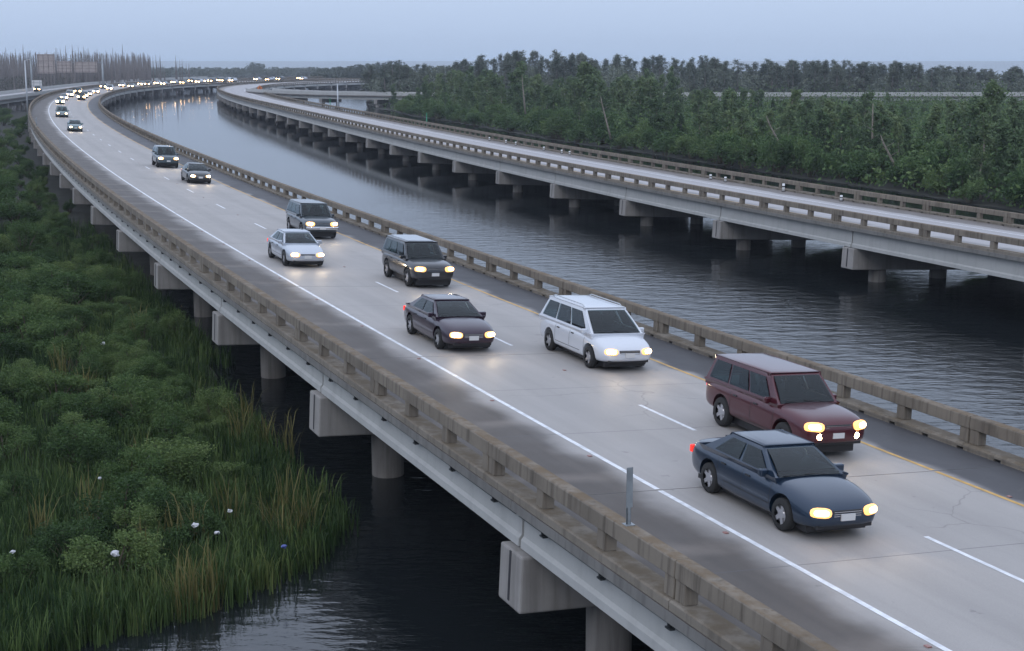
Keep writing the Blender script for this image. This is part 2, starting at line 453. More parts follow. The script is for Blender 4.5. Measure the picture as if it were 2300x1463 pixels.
# ------------------------------------------------------------------ water, land, haze
SET = 'structure'
mb = MB(); mb.faces([(-9000, -900, 0), (9000, -900, 0), (9000, 14000, 0), (-9000, 14000, 0)], [(0, 1, 2, 3)])
tag(link('water', mb.mesh('water', M['water']), loc=(0, 0, WZ)), kind=SET)

def land(name, poly, h, seed):
    """a low bank: the outline lifted above the water, its edge broken up and sloping under the surface"""
    rng = random.Random(seed); pts = []
    n = len(poly)
    for i in range(n):
        a, b = Vector(poly[i]), Vector(poly[(i + 1) % n]); k = max(1, int((b - a).length / 1.5)) if (b - a).length < 80 else 12
        for j in range(k):
            pts.append(a.lerp(b, j / k) + Vector((rng.uniform(-.35, .35), rng.uniform(-.35, .35))))
    c = sum(pts, Vector((0, 0))) / len(pts)
    bm = bmesh.new()
    top = [bm.verts.new((p.x, p.y, h)) for p in pts]
    low = [bm.verts.new((p.x + (p.x - c.x) * 0.004 + rng.uniform(-.1, .1), p.y + (p.y - c.y) * 0.004, -0.5)) for p in pts]
    for i in range(len(pts)):
        j = (i + 1) % len(pts)
        bm.faces.new((top[i], top[j], low[j], low[i]))
    f = bm.faces.new(top); bmesh.ops.triangulate(bm, faces=[f])
    bmesh.ops.recalc_face_normals(bm, faces=bm.faces)
    me = bpy.data.meshes.new(name); bm.to_mesh(me); bm.free(); me.materials.append(M['mud'])
    return tag(link(name, me, loc=(0, 0, WZ)), kind=SET)

MARSH = [(-13.5, 26.0), (-9.2, 30.6), (-6.8, 32.6), (-5.1, 35.3), (-4.4, 38.5), (-5.2, 42.5), (-6.8, 47.4), (-9.3, 54.5), (-11.2, 59.3), (-15.5, 71), (-19.5, 84), (-24.5, 99), (-36, 130), (-55, 180), (-72, 230), (-88, 280), (-100, 330), (-112, 362), (-126, 372), (-190, 372), (-190, 120), (-60, 26)]
WOOD = [(-36, 380), (-32.6, 373.8), (-25.4, 338.4), (-13.7, 302.6), (3.6, 238.5), (15.4, 204.2), (27.4, 164.6), (36.1, 140), (41.7, 120), (50, 100), (75, 92), (300, 300), (330, 640), (-30, 640), (-46, 520), (-42, 430)]
land('marsh_ground', [(x - 1.6, y + .6) if i < 11 else (x, y) for i, (x, y) in enumerate(MARSH)], 0.03, 1)
land('wood_ground', [(x + 2.4, y + .6) if i < 10 else (x, y) for i, (x, y) in enumerate(WOOD)], 0.08, 2)
land('swamp_ground', [(-400, 470), (-175, 470), (-178, 560), (-172, 690), (-150, 800), (-60, 860), (-60, 1000), (-420, 1000)], 0.05, 3)
land('far_shore', [(-86, 745), (-60, 735), (60, 720), (300, 740), (300, 900), (-60, 900)], 0.05, 4)
land('distant_shore', [(-420, 1180), (-150, 1120), (160, 1100), (400, 1150), (400, 1500), (-420, 1500)], 0.05, 5)

hz_m = bpy.data.materials.new('haze_air'); hz_m.use_nodes = True
ht = hz_m.node_tree; ht.nodes.clear()
ho = ht.nodes.new('ShaderNodeOutputMaterial'); hv = ht.nodes.new('ShaderNodeVolumePrincipled')
hv.inputs['Color'].default_value = (0.80, 0.88, 1.0, 1); hv.inputs['Density'].default_value = 0.0002
hv.inputs['Anisotropy'].default_value = 0.0
ht.links.new(hv.outputs[0], ho.inputs['Volume'])
mb = MB(); mb.box(-460, 460, -70, 1620, WZ - 1.6, 30)
tag(link('haze', mb.mesh('haze', hz_m)), kind='stuff')

# ------------------------------------------------------------------ viaducts
def strip(path, sa, sb, o0, o1, h0, h1=None, mat=None, name='strip', thick=0.0, n=6):
    """a sheet or slab that follows the road between two offsets; UV 'lane' = (distance, offset)"""
    vs, fs, uv = [], [], []
    for i in range(n + 1):
        s = sa + (sb - sa) * i / n
        vs += [path.at(s, o0, h0), path.at(s, o1, h0)]; uv += [(s, o0), (s, o1)]
    for i in range(n):
        fs.append((2 * i, 2 * i + 1, 2 * i + 3, 2 * i + 2))
    if thick:
        b = len(vs)
        for i in range(n + 1):
            s = sa + (sb - sa) * i / n
            vs += [path.at(s, o0, h0 - thick), path.at(s, o1, h0 - thick)]; uv += [(s, o0), (s, o1)]
        for i in range(n):
            fs.append((b + 2 * i, b + 2 * i + 2, b + 2 * i + 3, b + 2 * i + 1))
            fs.append((2 * i, 2 * i + 2, b + 2 * i + 2, b + 2 * i)); fs.append((2 * i + 1, b + 2 * i + 1, b + 2 * i + 3, 2 * i + 3))
        fs.append((0, b, b + 1, 1)); fs.append((2 * n, 2 * n + 1, b + 2 * n + 1, b + 2 * n))
    me = bpy.data.meshes.new(name); me.from_pydata([tuple(v) for v in vs], [], fs)
    l = me.uv_layers.new(name='lane')
    for lp in me.loops: l.data[lp.index].uv = uv[lp.vertex_index]
    bm = bmesh.new(); bm.from_mesh(me); bmesh.ops.recalc_face_normals(bm, faces=bm.faces); bm.to_mesh(me); bm.free()
    if not thick and me.polygons and me.polygons[0].normal.z < 0: me.flip_normals()
    if mat: me.materials.append(mat)
    return me

BAY = 8.22 / 3
# shared pieces ------------------------------------------------
def rail_meshes():
    d = {}
    b = MB(); b.prism([(-.15, .53), (.15, .53), (.15, .83), (.12, .855), (-.12, .855), (-.15, .83)], 0.015, 8.205); d['beam'] = b.mesh('rail_beam', M['rail'], 0.012, 1)
    b = MB()
    b.prism([(-.30, .07), (.22, .07), (.22, .14), (.19, .17), (-.24, .17), (-.30, .12)], 0.01, 8.21)
    for k in range(6):
        b.box(0.02 + k * 1.37, 0.02 + k * 1.37 + 1.12, -.29, -.02, 0.0, .07)      # drain slots between the feet
    b.box(0.015, 8.205, -.02, .215, 0.0, .07)
    d['curb'] = b.mesh('curb', M['curb'])
    b = MB(); b.prism([(-.13, .168), (.13, .168), (.13, .532), (-.13, .532)], -.16, .16); d['post'] = b.mesh('rail_post', M['rail'], 0.012, 1)
    return d
RAIL = rail_meshes()
def pier_meshes(length, dep=0.80):
    d = {}
    b = MB(); b.prism([(-.28, -.20 - dep), (.28, -.20 - dep), (.28, -.20 - dep + .17), (.22, -.20 - dep + .25), (.22, -.205), (-.22, -.205), (-.22, -.20 - dep + .25), (-.28, -.20 - dep + .17)], 0.055, length - 0.055)
    d['girder'] = b.mesh('girder', M['girder'])
    return d
def cap_mesh(half_l, half_r):
    b = MB(); b.box(-.58, .58, -half_r, half_l, -1.22, 0.0)
    me = b.mesh('pier_cap', M['pier'], 0.05, 2)
    return me
def groove_mesh():
    b = MB(); b.box(-.04, .05, -.012, .012, -1.1, -.03)
    return b.mesh('drain_groove', M['black_joint'])

def viaduct(name, label, path, s0, s1, jphase, span, left, right, deckmat, rail_phase, post_range, piece_range, dep=0.82, cols=(4.7, 0.0, -4.6), conduit=False):
    """left / right = offsets of the slab edges from the path"""
    root = empty(name, path.at(s0)); tag(root, label, 'bridge')
    inv = Matrix.Translation(root.location).inverted()
    def put(nm, me, mtx, parent=root):
        o = link(nm, me, parent); o.matrix_local = inv @ mtx if parent is root else mtx
        return o
    I = Matrix.Identity(4)
    k0 = math.ceil((s0 - jphase) / span); joints = [jphase + span * k for k in range(k0, int((s1 - jphase) / span) + 1)]
    gm = pier_meshes(span, dep)['girder']
    cm = cap_mesh(left - 0.05, -right - 0.05); gr = groove_mesh()
    drop = 0.20 + dep + 0.03
    colh = 6.0
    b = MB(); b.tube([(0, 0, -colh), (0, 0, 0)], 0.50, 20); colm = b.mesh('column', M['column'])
    b = MB(); b.box(-.24, .24, -.22, .22, -.035, 0.0); bearm = b.mesh('bearing_pad', M['black_joint'])
    far_g, far_c, far_col, far_gr = [], [], [], []
    g_off = [left - .52, left - .52 - (left - right - 1.04) / 3, left - .52 - 2 * (left - right - 1.04) / 3, right + .52]
    for ja in joints:
        jb = ja + span
        indiv = ja <= piece_range
        if indiv:
            me = strip(path, ja + .012, jb - .012, left, right, 0.0, mat=deckmat, name='deck_slab', thick=0.2)
            me.materials.append(M['slab'])
            for p in me.polygons:
                if p.normal.z < 0.7: p.material_index = 1
            put('deck_slab', me, I)
            put('expansion_joint', strip(path, ja - .02, ja + .02, left - .5, right + .5, -0.012, mat=M['black_joint'], name='expansion_joint', n=1), I)
        for go in g_off:
            mtx = path.frame(ja, jb, go, 0.0, span)
            if indiv: put('girder', gm, mtx)
            else: far_g.append(mtx)
        # pier under the joint at ja
        f = path.frame(ja - .5, ja + .5, 0.0, -drop, 1.0); mtx = f @ Matrix.Translation((0.5, 0, 0))
        if indiv:
            c = put('pier_cap', cm, mtx)
            for side in (left - 0.05, right + 0.05):
                g = link('drain_groove', gr, c); g.matrix_local = Matrix.Translation((0, side, 0))
            for go in g_off:
                pd = put('bearing_pad', bearm, path.frame(ja - .5, ja + .5, go, -drop + .033, 1.0) @ Matrix.Translation((0.5, 0, 0)))
        else: far_c.append(mtx)
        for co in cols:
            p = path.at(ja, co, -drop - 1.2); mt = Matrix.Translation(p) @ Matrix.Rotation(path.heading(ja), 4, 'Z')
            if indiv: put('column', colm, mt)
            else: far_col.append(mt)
    last = max([j for j in joints if j <= piece_range]) + span
    if last < s1:
        n = int((s1 - last) / 6)
        me = strip(path, last + .012, s1, left, right, 0.0, mat=deckmat, name='deck_slab', thick=0.2, n=n)
        put('deck_slab', me, I)
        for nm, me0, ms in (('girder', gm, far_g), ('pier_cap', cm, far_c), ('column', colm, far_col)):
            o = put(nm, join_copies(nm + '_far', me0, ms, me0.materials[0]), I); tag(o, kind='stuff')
    # parapets: beam, posts, curb on both edges
    far_b_, far_p, far_k = [], [], []
    kk = math.ceil((s0 - rail_phase) / 8.22)
    while rail_phase + 8.22 * (kk + 1) < s1:
        a = rail_phase + 8.22 * kk; bb = a + 8.22; kk += 1
        ind = post_range[0] <= a <= post_range[1]
        for off, sgn in ((left - .25, 1), (right + .25, -1)):
            fr = path.frame(a, bb, off, 0.0, 8.22)
            if sgn < 0:   # mirror so the street side stays the street side
                fr = path.frame(bb, a, off, 0.0, 8.22)
                ex = fr.col[0].to_3d(); ey = -fr.col[1].to_3d() if fr.col[1].to_3d().dot(path.at(a, off + 1) - path.at(a, off)) > 0 else fr.col[1].to_3d()
                ez = ex.normalized().cross(ey).normalized()
                for r_ in range(3): fr[r_][1] = ey[r_]; fr[r_][2] = ez[r_]
            posts = [0.19, BAY, 2 * BAY, 8.22 - 0.19]
            if ind:
                put('rail_beam', RAIL['beam'], fr); put('curb', RAIL['curb'], fr)
                for p in posts: put('rail_post', RAIL['post'], fr @ Matrix.Translation((p, 0, 0)))
            else:
                far_b_.append(fr); far_k.append(fr); far_p += [fr @ Matrix.Translation((p, 0, 0)) for p in posts]
    for nm, key, ms in (('rail_beam', 'beam', far_b_), ('rail_post', 'post', far_p), ('curb', 'curb', far_k)):
        if ms:
            o = put(nm, join_copies(nm + '_far', RAIL[key], ms, RAIL[key].materials[0]), I); tag(o, kind='stuff')
    return root, inv, put

near_root, near_inv, near_put = viaduct('highway_viaduct', 'concrete highway viaduct carrying oncoming traffic, curving from the lower right to the far left', near, -40, 735, 4.3 - 15.5 * 3, 15.5, 7.1, -6.35,
                                        M['deck'], -2.3, (-40, 150), 330)
far_root, far_inv, far_put = viaduct('highway_viaduct', 'empty concrete highway viaduct across the water, beyond the one with traffic', far_b, -20, 735, 46.2 - 15.5 * 4, 15.5, 6.5, -6.5,
                                     M['deck_far'], 47.9 - 8.22 * 8, (-10, 190), 400, dep=0.98, cols=(4.3, 0.0, -4.3))
I4 = Matrix.Identity(4)
def mark(put, path, nm, sa, sb, o, w, mat, n=6):
    put(nm, strip(path, sa, sb, o + w / 2, o - w / 2, 0.005, mat=mat, name=nm, n=n), I4)
j = 4.3 - 31
while j < 720:
    e = j + 15.5
    nn = 6
    mark(near_put, near, 'edge_line', j + .06, e - .06, 3.66, .13, M['white_line'], nn)
    mark(near_put, near, 'yellow_line', j + .06, e - .06, -3.66, .12, M['yellow_line'], nn)
    if j > -5:
        mark(far_put, far_b, 'edge_line', j + .06, e - .06, -2.5, .13, M['white_line'], nn)
        mark(far_put, far_b, 'yellow_line', j + .06, e - .06, 4.82, .12, M['yellow_line'], nn)
    j = e
for k in range(-2, 30):
    mark(near_put, near, 'lane_dash', 12.19 * k - 3.05, 12.19 * k, 0.0, .12, M['white_line'], 2)
    if k > 0: mark(far_put, far_b, 'lane_dash', 12.19 * k - 3.05, 12.19 * k, 1.16, .12, M['white_line'], 2)
# raised reflectors beside the edge line and between the dashes
b = MB(); b.prism([(-.05, 0), (.05, 0), (.035, .018), (-.035, .018)], -.05, .05); refl = b.mesh('road_reflector', M['reflector'])
for k in range(-3, 22):
    for o, ss in ((3.86, k * 6.1 + 1.2), (0.02, k * 12.19 + 4.9), (-3.86, k * 12.19 + 2.0)):
        near_put('road_reflector', refl, near.frame(ss - .5, ss + .5, o, 0.004, 1.0) @ Matrix.Translation((.5, 0, 0)))
# cable conduit under the outer slab edge of the near viaduct, on hangers
b = MB(); b.tube([(0.1, 0, 0), (15.4, 0, 0)], 0.035, 8); cond = b.mesh('conduit', M['dark_steel'])
b = MB(); b.box(-.02, .02, -.03, .05, -.09, .17); b.box(-.09, .09, -.05, .05, -.1, -.07); brk = b.mesh('conduit_hanger', M['dark_steel'])
for k in range(-2, 12):
    ja = 4.3 + 15.5 * k
    near_put('conduit', cond, near.frame(ja, ja + 15.5, 6.93, -.30, 15.5))
    for q in range(6):
        ss = ja + 1.3 + q * 2.58
        near_put('conduit_hanger', brk, near.frame(ss - .5, ss + .5, 6.93, -.30, 1.0) @ Matrix.Translation((.5, 0, 0)))

def small_ramp(name, label, path, s0, s1, half, solid=True):
    root = empty(name, path.at(s0)); tag(root, label, 'bridge')
    inv = Matrix.Translation(root.location).inverted()
    def put(nm, me, mtx=I4):
        o = link(nm, me, root); o.matrix_local = inv @ mtx; return o
    b = MB(); b.box(-.5, .5, -half + .6, half - .6, -1.1, 0); cap = b.mesh('pier_cap', M['pier'])
    b = MB(); b.tube([(0, 0, -6), (0, 0, 0)], .45, 12); col = b.mesh('column', M['pier'])
    s = s0
    while s < s1 - 1:
        e = min(s + 18, s1)
        put('deck_slab', strip(path, s, e - .02, half, -half, 0.0, mat=M['deck_far'], name='deck_slab', thick=.25, n=5))
        for o in (half - .12, -half + .12):
            put('parapet', strip(path, s, e - .02, o + .12, o - .12, .85, mat=M['girder'], name='parapet', thick=.845, n=5))
        for o in (half - .9, -half + .9):
            put('girder', strip(path, s, e - .02, o + .25, o - .25, -.252, mat=M['girder'], name='girder', thick=.85, n=5))
        put('pier_cap', cap, path.frame(s - .5, s + .5, 0, -1.11, 1.0) @ Matrix.Translation((.5, 0, 0)))
        for o in (half - 1.6, -half + 1.6):
            put('column', col, Matrix.Translation(path.at(s, o, -2.2)))
        s = e
    return root
small_ramp('exit_ramp', 'concrete exit ramp on piers leaving the traffic viaduct at the far left', ramp_l, 6, 508, 4.4)
small_ramp('exit_ramp', 'pale concrete ramp on piers running right into the trees behind the empty viaduct', ramp_r, 44, 420, 4.2)

# ------------------------------------------------------------------ cars
PAINT = {}
def paint(nm, col, metal=0.4, rough=0.28):
    if nm not in PAINT:
        m, t, b = new_mat('paint_' + nm)
        b.inputs['Base Color'].default_value = (*col, 1); b.inputs['Metallic'].default_value = metal; b.inputs['Roughness'].default_value = rough
        b.inputs['Coat Weight'].default_value = 0.8; b.inputs['Coat Roughness'].default_value = 0.06
        PAINT[nm] = m
    return PAINT[nm]
M['glass'] = plain('car_glass', (0.010, 0.026, 0.030), 0.06, 0, 0.55)
def window_glass():
    m, t, b = new_mat('car_window_glass')
    tr = N(t, 'ShaderNodeBsdfTransparent'); tr.inputs['Color'].default_value = (0.30, 0.40, 0.40, 1)
    gl = N(t, 'ShaderNodeBsdfGlossy'); gl.inputs['Roughness'].default_value = 0.03; gl.inputs['Color'].default_value = (0.9, 0.97, 1.0, 1)
    fr = N(t, 'ShaderNodeFresnel'); fr.inputs['IOR'].default_value = 1.5
    mx = N(t, 'ShaderNodeMixShader'); t.links.new(fr.outputs[0], mx.inputs[0]); t.links.new(tr.outputs[0], mx.inputs[1]); t.links.new(gl.outputs[0], mx.inputs[2])
    t.links.new(mx.outputs[0], t.nodes['Material Output'].inputs['Surface']); t.nodes.remove(b)
    return m
M['window'] = window_glass()
M['tyre'] = plain('tyre_rubber', (0.02, 0.02, 0.02), 0.85)
M['rim'] = plain('alloy_rim', (0.5, 0.5, 0.52), 0.35, 0.8)
M['black_trim'] = plain('black_trim', (0.015, 0.015, 0.017), 0.45)
M['chrome'] = plain('chrome', (0.75, 0.76, 0.78), 0.16, 1.0)
M['plate'] = plain('licence_plate', (0.6, 0.6, 0.6), 0.5)
def emit(nm, col, st):
    m, t, b = new_mat(nm)
    b.inputs['Base Color'].default_value = (*col, 1)
    b.inputs['Emission Color'].default_value = (*col, 1); b.inputs['Emission Strength'].default_value = st
    return m
M['lamp'] = emit('headlight_lit', (1.0, 0.74, 0.42), 34)
M['lamp_rim'] = emit('headlight_reflector', (1.0, 0.50, 0.16), 1.7)
M['lamp_warm'] = emit('headlight_lit_amber', (1.0, 0.58, 0.20), 10)
M['lamp_far'] = emit('headlight_lit_distant', (1.0, 0.62, 0.28), 34)
M['tail'] = emit('tail_light_lit', (0.8, 0.03, 0.02), 1.2)
M['amber'] = emit('marker_light_amber', (1.0, 0.35, 0.05), 3)

KIND = {
 # stations: x, half width, z low, z shoulder, z centre of the top;  cabin: belt front/rear x, roof front/rear x, belt z, roof z, belt half w, roof half w
 'sedan': dict(L=4.8, wb=(1.42, -1.38), wr=.325, st=[(-2.4, .66, .44, .80, .88), (-2.32, .80, .32, .88, .97), (-2.0, .875, .23, .93, 1.03), (-1.3, .90, .20, .93, 1.00), (-.4, .91, .19, .92, .98), (.5, .91, .19, .91, .97), (1.05, .905, .20, .89, .985), (1.6, .89, .21, .83, .94), (2.05, .85, .24, .75, .84), (2.3, .75, .28, .66, .73), (2.4, .58, .34, .56, .60)],
               cab=(1.12, -1.78, .22, -.98, .93, 1.43, .83, .60)),
 'suv': dict(L=4.9, wb=(1.45, -1.42), wr=.375, st=[(-2.45, .74, .50, 1.02, 1.06), (-2.38, .86, .40, 1.08, 1.12), (-2.0, .92, .34, 1.10, 1.14), (-1.0, .94, .32, 1.10, 1.14), (.2, .94, .32, 1.09, 1.13), (1.0, .935, .32, 1.07, 1.15), (1.5, .93, .33, 1.03, 1.13), (2.05, .91, .36, .98, 1.07), (2.33, .84, .40, .90, .98), (2.45, .70, .46, .78, .82)],
               cab=(1.12, -2.36, .45, -2.12, 1.08, 1.78, .87, .72)),
 'minivan': dict(L=5.0, wb=(1.52, -1.48), wr=.335, st=[(-2.5, .74, .44, .98, 1.02), (-2.42, .88, .32, 1.02, 1.06), (-2.0, .94, .26, 1.04, 1.08), (-1.0, .96, .24, 1.03, 1.07), (.2, .96, .24, 1.02, 1.06), (1.1, .955, .24, 1.0, 1.08), (1.65, .94, .25, .93, 1.02), (2.15, .89, .28, .82, .90), (2.4, .79, .32, .71, .77), (2.5, .62, .38, .60, .64)],
                 cab=(1.6, -2.4, .62, -2.05, 1.02, 1.74, .90, .70)),
}
def bake(o):
    dg = bpy.context.evaluated_depsgraph_get()
    me = bpy.data.meshes.new_from_object(o.evaluated_get(dg)); return me

def body_mesh(kind, mat):
    K = KIND[kind]; ring = []
    for x, w, zl, zs, zt in K['st']:
        h = [(0, zt), (.45 * w, zt - .008), (.82 * w, zt - .035), (.955 * w, zs - .03), (1.0 * w, zs - .22), (.995 * w, zl + .22), (.965 * w, zl + .04), (.80 * w, zl)]
        ring.append([(x, y, z) for y, z in h] + [(x, -y, z) for y, z in reversed(h[1:])])
    n = len(ring[0]); vs = [p for r_ in ring for p in r_]
    fs = [(i * n + k, i * n + (k + 1) % n, (i + 1) * n + (k + 1) % n, (i + 1) * n + k) for i in range(len(ring) - 1) for k in range(n)]
    fs += [tuple(range(n - 1, -1, -1)), tuple(range((len(ring) - 1) * n, len(ring) * n))]
    me = bpy.data.meshes.new('tmp_body'); me.from_pydata(vs, [], fs)
    bm = bmesh.new(); bm.from_mesh(me); bmesh.ops.recalc_face_normals(bm, faces=bm.faces); bm.to_mesh(me); bm.free()
    o = link('tmp_body', me)
    sm = o.modifiers.new('s', 'SUBSURF'); sm.levels = 2; sm.render_levels = 2
    cut = MB()
    for x in K['wb']:
        for sg in (-1, 1):
            cut.tube([(x, sg * .62, K['wr'] + .02), (x, sg * 1.2, K['wr'] + .02)], K['wr'] + .075, 24)
    co = link('tmp_cut', cut.mesh('tmp_cut'))
    bo = o.modifiers.new('b', 'BOOLEAN'); bo.operation = 'DIFFERENCE'; bo.object = co; bo.solver = 'EXACT'
    bpy.context.view_layer.update()
    out = bake(o); out.name = 'body'
    for q in (o, co): bpy.data.objects.remove(q)
    out.materials.clear(); out.materials.append(mat)
    out.polygons.foreach_set('use_smooth', [True] * len(out.polygons))
    try: out.set_sharp_from_angle(angle=R(40))
    except Exception: pass
    return out

def cabin_pts(kind):
    bf, br, rf, rr, zb, zr, wb, wr = KIND[kind]['cab']
    return dict(FL=Vector((bf, wb, zb)), FR=Vector((bf, -wb, zb)), BL=Vector((br, wb, zb)), BR=Vector((br, -wb, zb)),
                fl=Vector((rf, wr, zr - .05)), fr=Vector((rf, -wr, zr - .05)), bl=Vector((rr, wr, zr - .05)), br=Vector((rr, -wr, zr - .05)), zr=zr)

def cabin_mesh(kind, mat):
    c = cabin_pts(kind); b = MB()
    low = [Vector((p.x, p.y, p.z - .12)) for p in (c['FL'], c['FR'], c['BR'], c['BL'])]
    vs = low + [c['fl'], c['fr'], c['br'], c['bl']]
    b.faces(vs, [(0, 1, 5, 4), (1, 2, 6, 5), (2, 3, 7, 6), (3, 0, 4, 7), (3, 2, 1, 0)])
    # crowned roof
    top = [Vector((p.x * .93 + (vs[4].x + vs[6].x) / 2 * .07, p.y * .88, c['zr'] - .012)) for p in vs[4:8]]
    mid = [(top[0] + top[1]) / 2 + Vector((0, 0, .015)), (top[3] + top[2]) / 2 + Vector((0, 0, .015))]
    vv = vs[4:8] + top + mid
    b.faces(vv, [(0, 1, 5, 8, 4), (1, 2, 6, 5), (2, 3, 7, 9, 6), (3, 0, 4, 7), (4, 8, 9, 7), (8, 5, 6, 9)])
    me = b.mesh('cabin', mat, 0.045, 3)
    me.polygons.foreach_set('use_smooth', [True] * len(me.polygons))
    try: me.set_sharp_from_angle(angle=R(35))
    except Exception: pass
    return me

SIDE_U = {'sedan': [(.10, .46), (.50, .86)], 'suv': [(.09, .36), (.385, .66), (.685, .95)], 'minivan': [(.09, .36), (.385, .66), (.685, .95)]}
def open_cabin_mesh(kind, mat):
    """roof on pillars: the four glazed sides keep only their frames"""
    c = cabin_pts(kind); b = MB()
    def framed(a, b_, c_, d, wins, v0, v1):
        Q = lambda u, v: a.lerp(b_, u).lerp(d.lerp(c_, u), v)
        us = sorted({0.0, 1.0} | {u for w in wins for u in w}); vs_ = [0.0, v0, v1, 1.0]
        for u0, u1 in zip(us, us[1:]):
            for j_, (w0, w1) in enumerate(zip(vs_, vs_[1:])):
                if j_ == 1 and (u0, u1) in wins: continue
                b.faces([Q(u0, w0), Q(u1, w0), Q(u1, w1), Q(u0, w1)], [(0, 1, 2, 3)])
        dn = Vector((0, 0, -.12)); b.faces([a + dn, b_ + dn, b_, a], [(0, 1, 2, 3)])
    framed(c['FR'], c['FL'], c['fl'], c['fr'], [(.05, .95)], .06, .93)
    framed(c['BL'], c['BR'], c['br'], c['bl'], [(.08, .92)], .12, .88)
    framed(c['FL'], c['BL'], c['bl'], c['fl'], SIDE_U[kind], .12, .86)
    framed(c['BR'], c['FR'], c['fr'], c['br'], sorted((1 - q, 1 - p_) for p_, q in SIDE_U[kind]), .12, .86)
    rim = [c['fl'], c['fr'], c['br'], c['bl']]; cx = (rim[0].x + rim[2].x) / 2
    rings = [[Vector((p_.x * (1 - f_) + cx * f_, p_.y * (1 - g_), c['zr'] - .05 + dz)) for p_ in rim] for f_, g_, dz in ((0, 0, 0), (.012, .02, .018), (.035, .06, .032), (.09, .15, .043), (.3, .45, .055), (.7, .8, .062))]
    pts = [q for rg in rings for q in rg]
    b.faces(pts, [(4 * o_ + k, 4 * o_ + (k + 1) % 4, 4 * o_ + 4 + (k + 1) % 4, 4 * o_ + 4 + k) for o_ in range(5) for k in range(4)] + [(20, 21, 22, 23)])
    me = b.mesh('cabin', mat)
    bm = bmesh.new(); bm.from_mesh(me); bmesh.ops.remove_doubles(bm, verts=bm.verts, dist=.002); bmesh.ops.recalc_face_normals(bm, faces=bm.faces)
    up = max(bm.faces, key=lambda f_: f_.calc_center_median().z)
    if up.normal.z < 0: bmesh.ops.reverse_faces(bm, faces=bm.faces)
    bmesh.ops.solidify(bm, geom=bm.faces[:], thickness=.03)
    bm.to_mesh(me); bm.free()
    me.polygons.foreach_set('use_smooth', [True] * len(me.polygons)); me.set_sharp_from_angle(angle=R(52))
    return me

def interior_mesh(kind):
    bf, br, rf, rr, zb, zr, wb, wr = KIND[kind]['cab']; m = MB()
    zt = max(q[4] for q in KIND[kind]['st'] if br < q[0] < bf) + .012
    m.faces([(bf * .93, wb * .9, zb - .05), (bf * .93, -wb * .9, zb - .05), (br * .95, -wb * .9, zb - .05), (br * .95, wb * .9, zb - .05), (bf * .9, wb * .88, zt), (bf * .9, -wb * .88, zt), (br * .93, -wb * .88, zt), (br * .93, wb * .88, zt)],
            [(3, 2, 1, 0), (4, 5, 6, 7), (0, 1, 5, 4), (1, 2, 6, 5), (2, 3, 7, 6), (3, 0, 4, 7)])
    rows = [rf - .55, rf - 1.5] + ([rf - 2.2] if kind == 'minivan' else [])
    for x in rows:
        if x < br + .25: continue
        for y in (-.38, .38):
            m.faces([(x + .06, y - .22, zt), (x + .06, y + .22, zt), (x - .10, y + .22, zt), (x - .10, y - .22, zt), (x - .04, y - .19, zr - .36), (x - .04, y + .19, zr - .36), (x - .14, y + .19, zr - .36), (x - .14, y - .19, zr - .36)],
                    [(3, 2, 1, 0), (4, 5, 6, 7), (0, 1, 5, 4), (1, 2, 6, 5), (2, 3, 7, 6), (3, 0, 4, 7)])
            m.box(x - .14, x - .05, y - .12, y + .12, zr - .35, zr - .19)
    m.box(bf * .66, bf * .84, -wb * .8, wb * .8, zt, zt + .05)
    pts = [(rf + .18, .38 + .17 * math.cos(a), zt + .06 + .15 * math.sin(a) * .9) for a in np.linspace(0, math.pi, 9)]
    m.tube(pts, .014, 5)
    return m.mesh('interior', M['black_trim'], .0)

def pane(a, b, c, d, u0, u1, v0, v1, off=.012, bulge=0.0, gm='window'):
    """quad a(bottom start) b(bottom end) c(top end) d(top start): a sub-window, pushed out of the face"""
    def P(u, v): return a.lerp(b, u).lerp(d.lerp(c, u), v)
    nrm = (b - a).cross(d - a).normalized()
    nu, nv = 8, 5; vs = []; m = MB()
    for i in range(nu + 1):
        u = u0 + (u1 - u0) * i / nu
        for j_ in range(nv + 1):
            v = v0 + (v1 - v0) * j_ / nv
            bg = bulge * (1 - (2 * i / nu - 1) ** 2) * .6 + (bulge + .012) * (1 - (2 * j_ / nv - 1) ** 2) * .9
            vs.append(P(u, v) + nrm * (off + bg))
    m.faces(vs, [(i * (nv + 1) + j_, (i + 1) * (nv + 1) + j_, (i + 1) * (nv + 1) + j_ + 1, i * (nv + 1) + j_ + 1) for i in range(nu) for j_ in range(nv)], True)
    me = m.mesh('pane', M[gm])
    return me

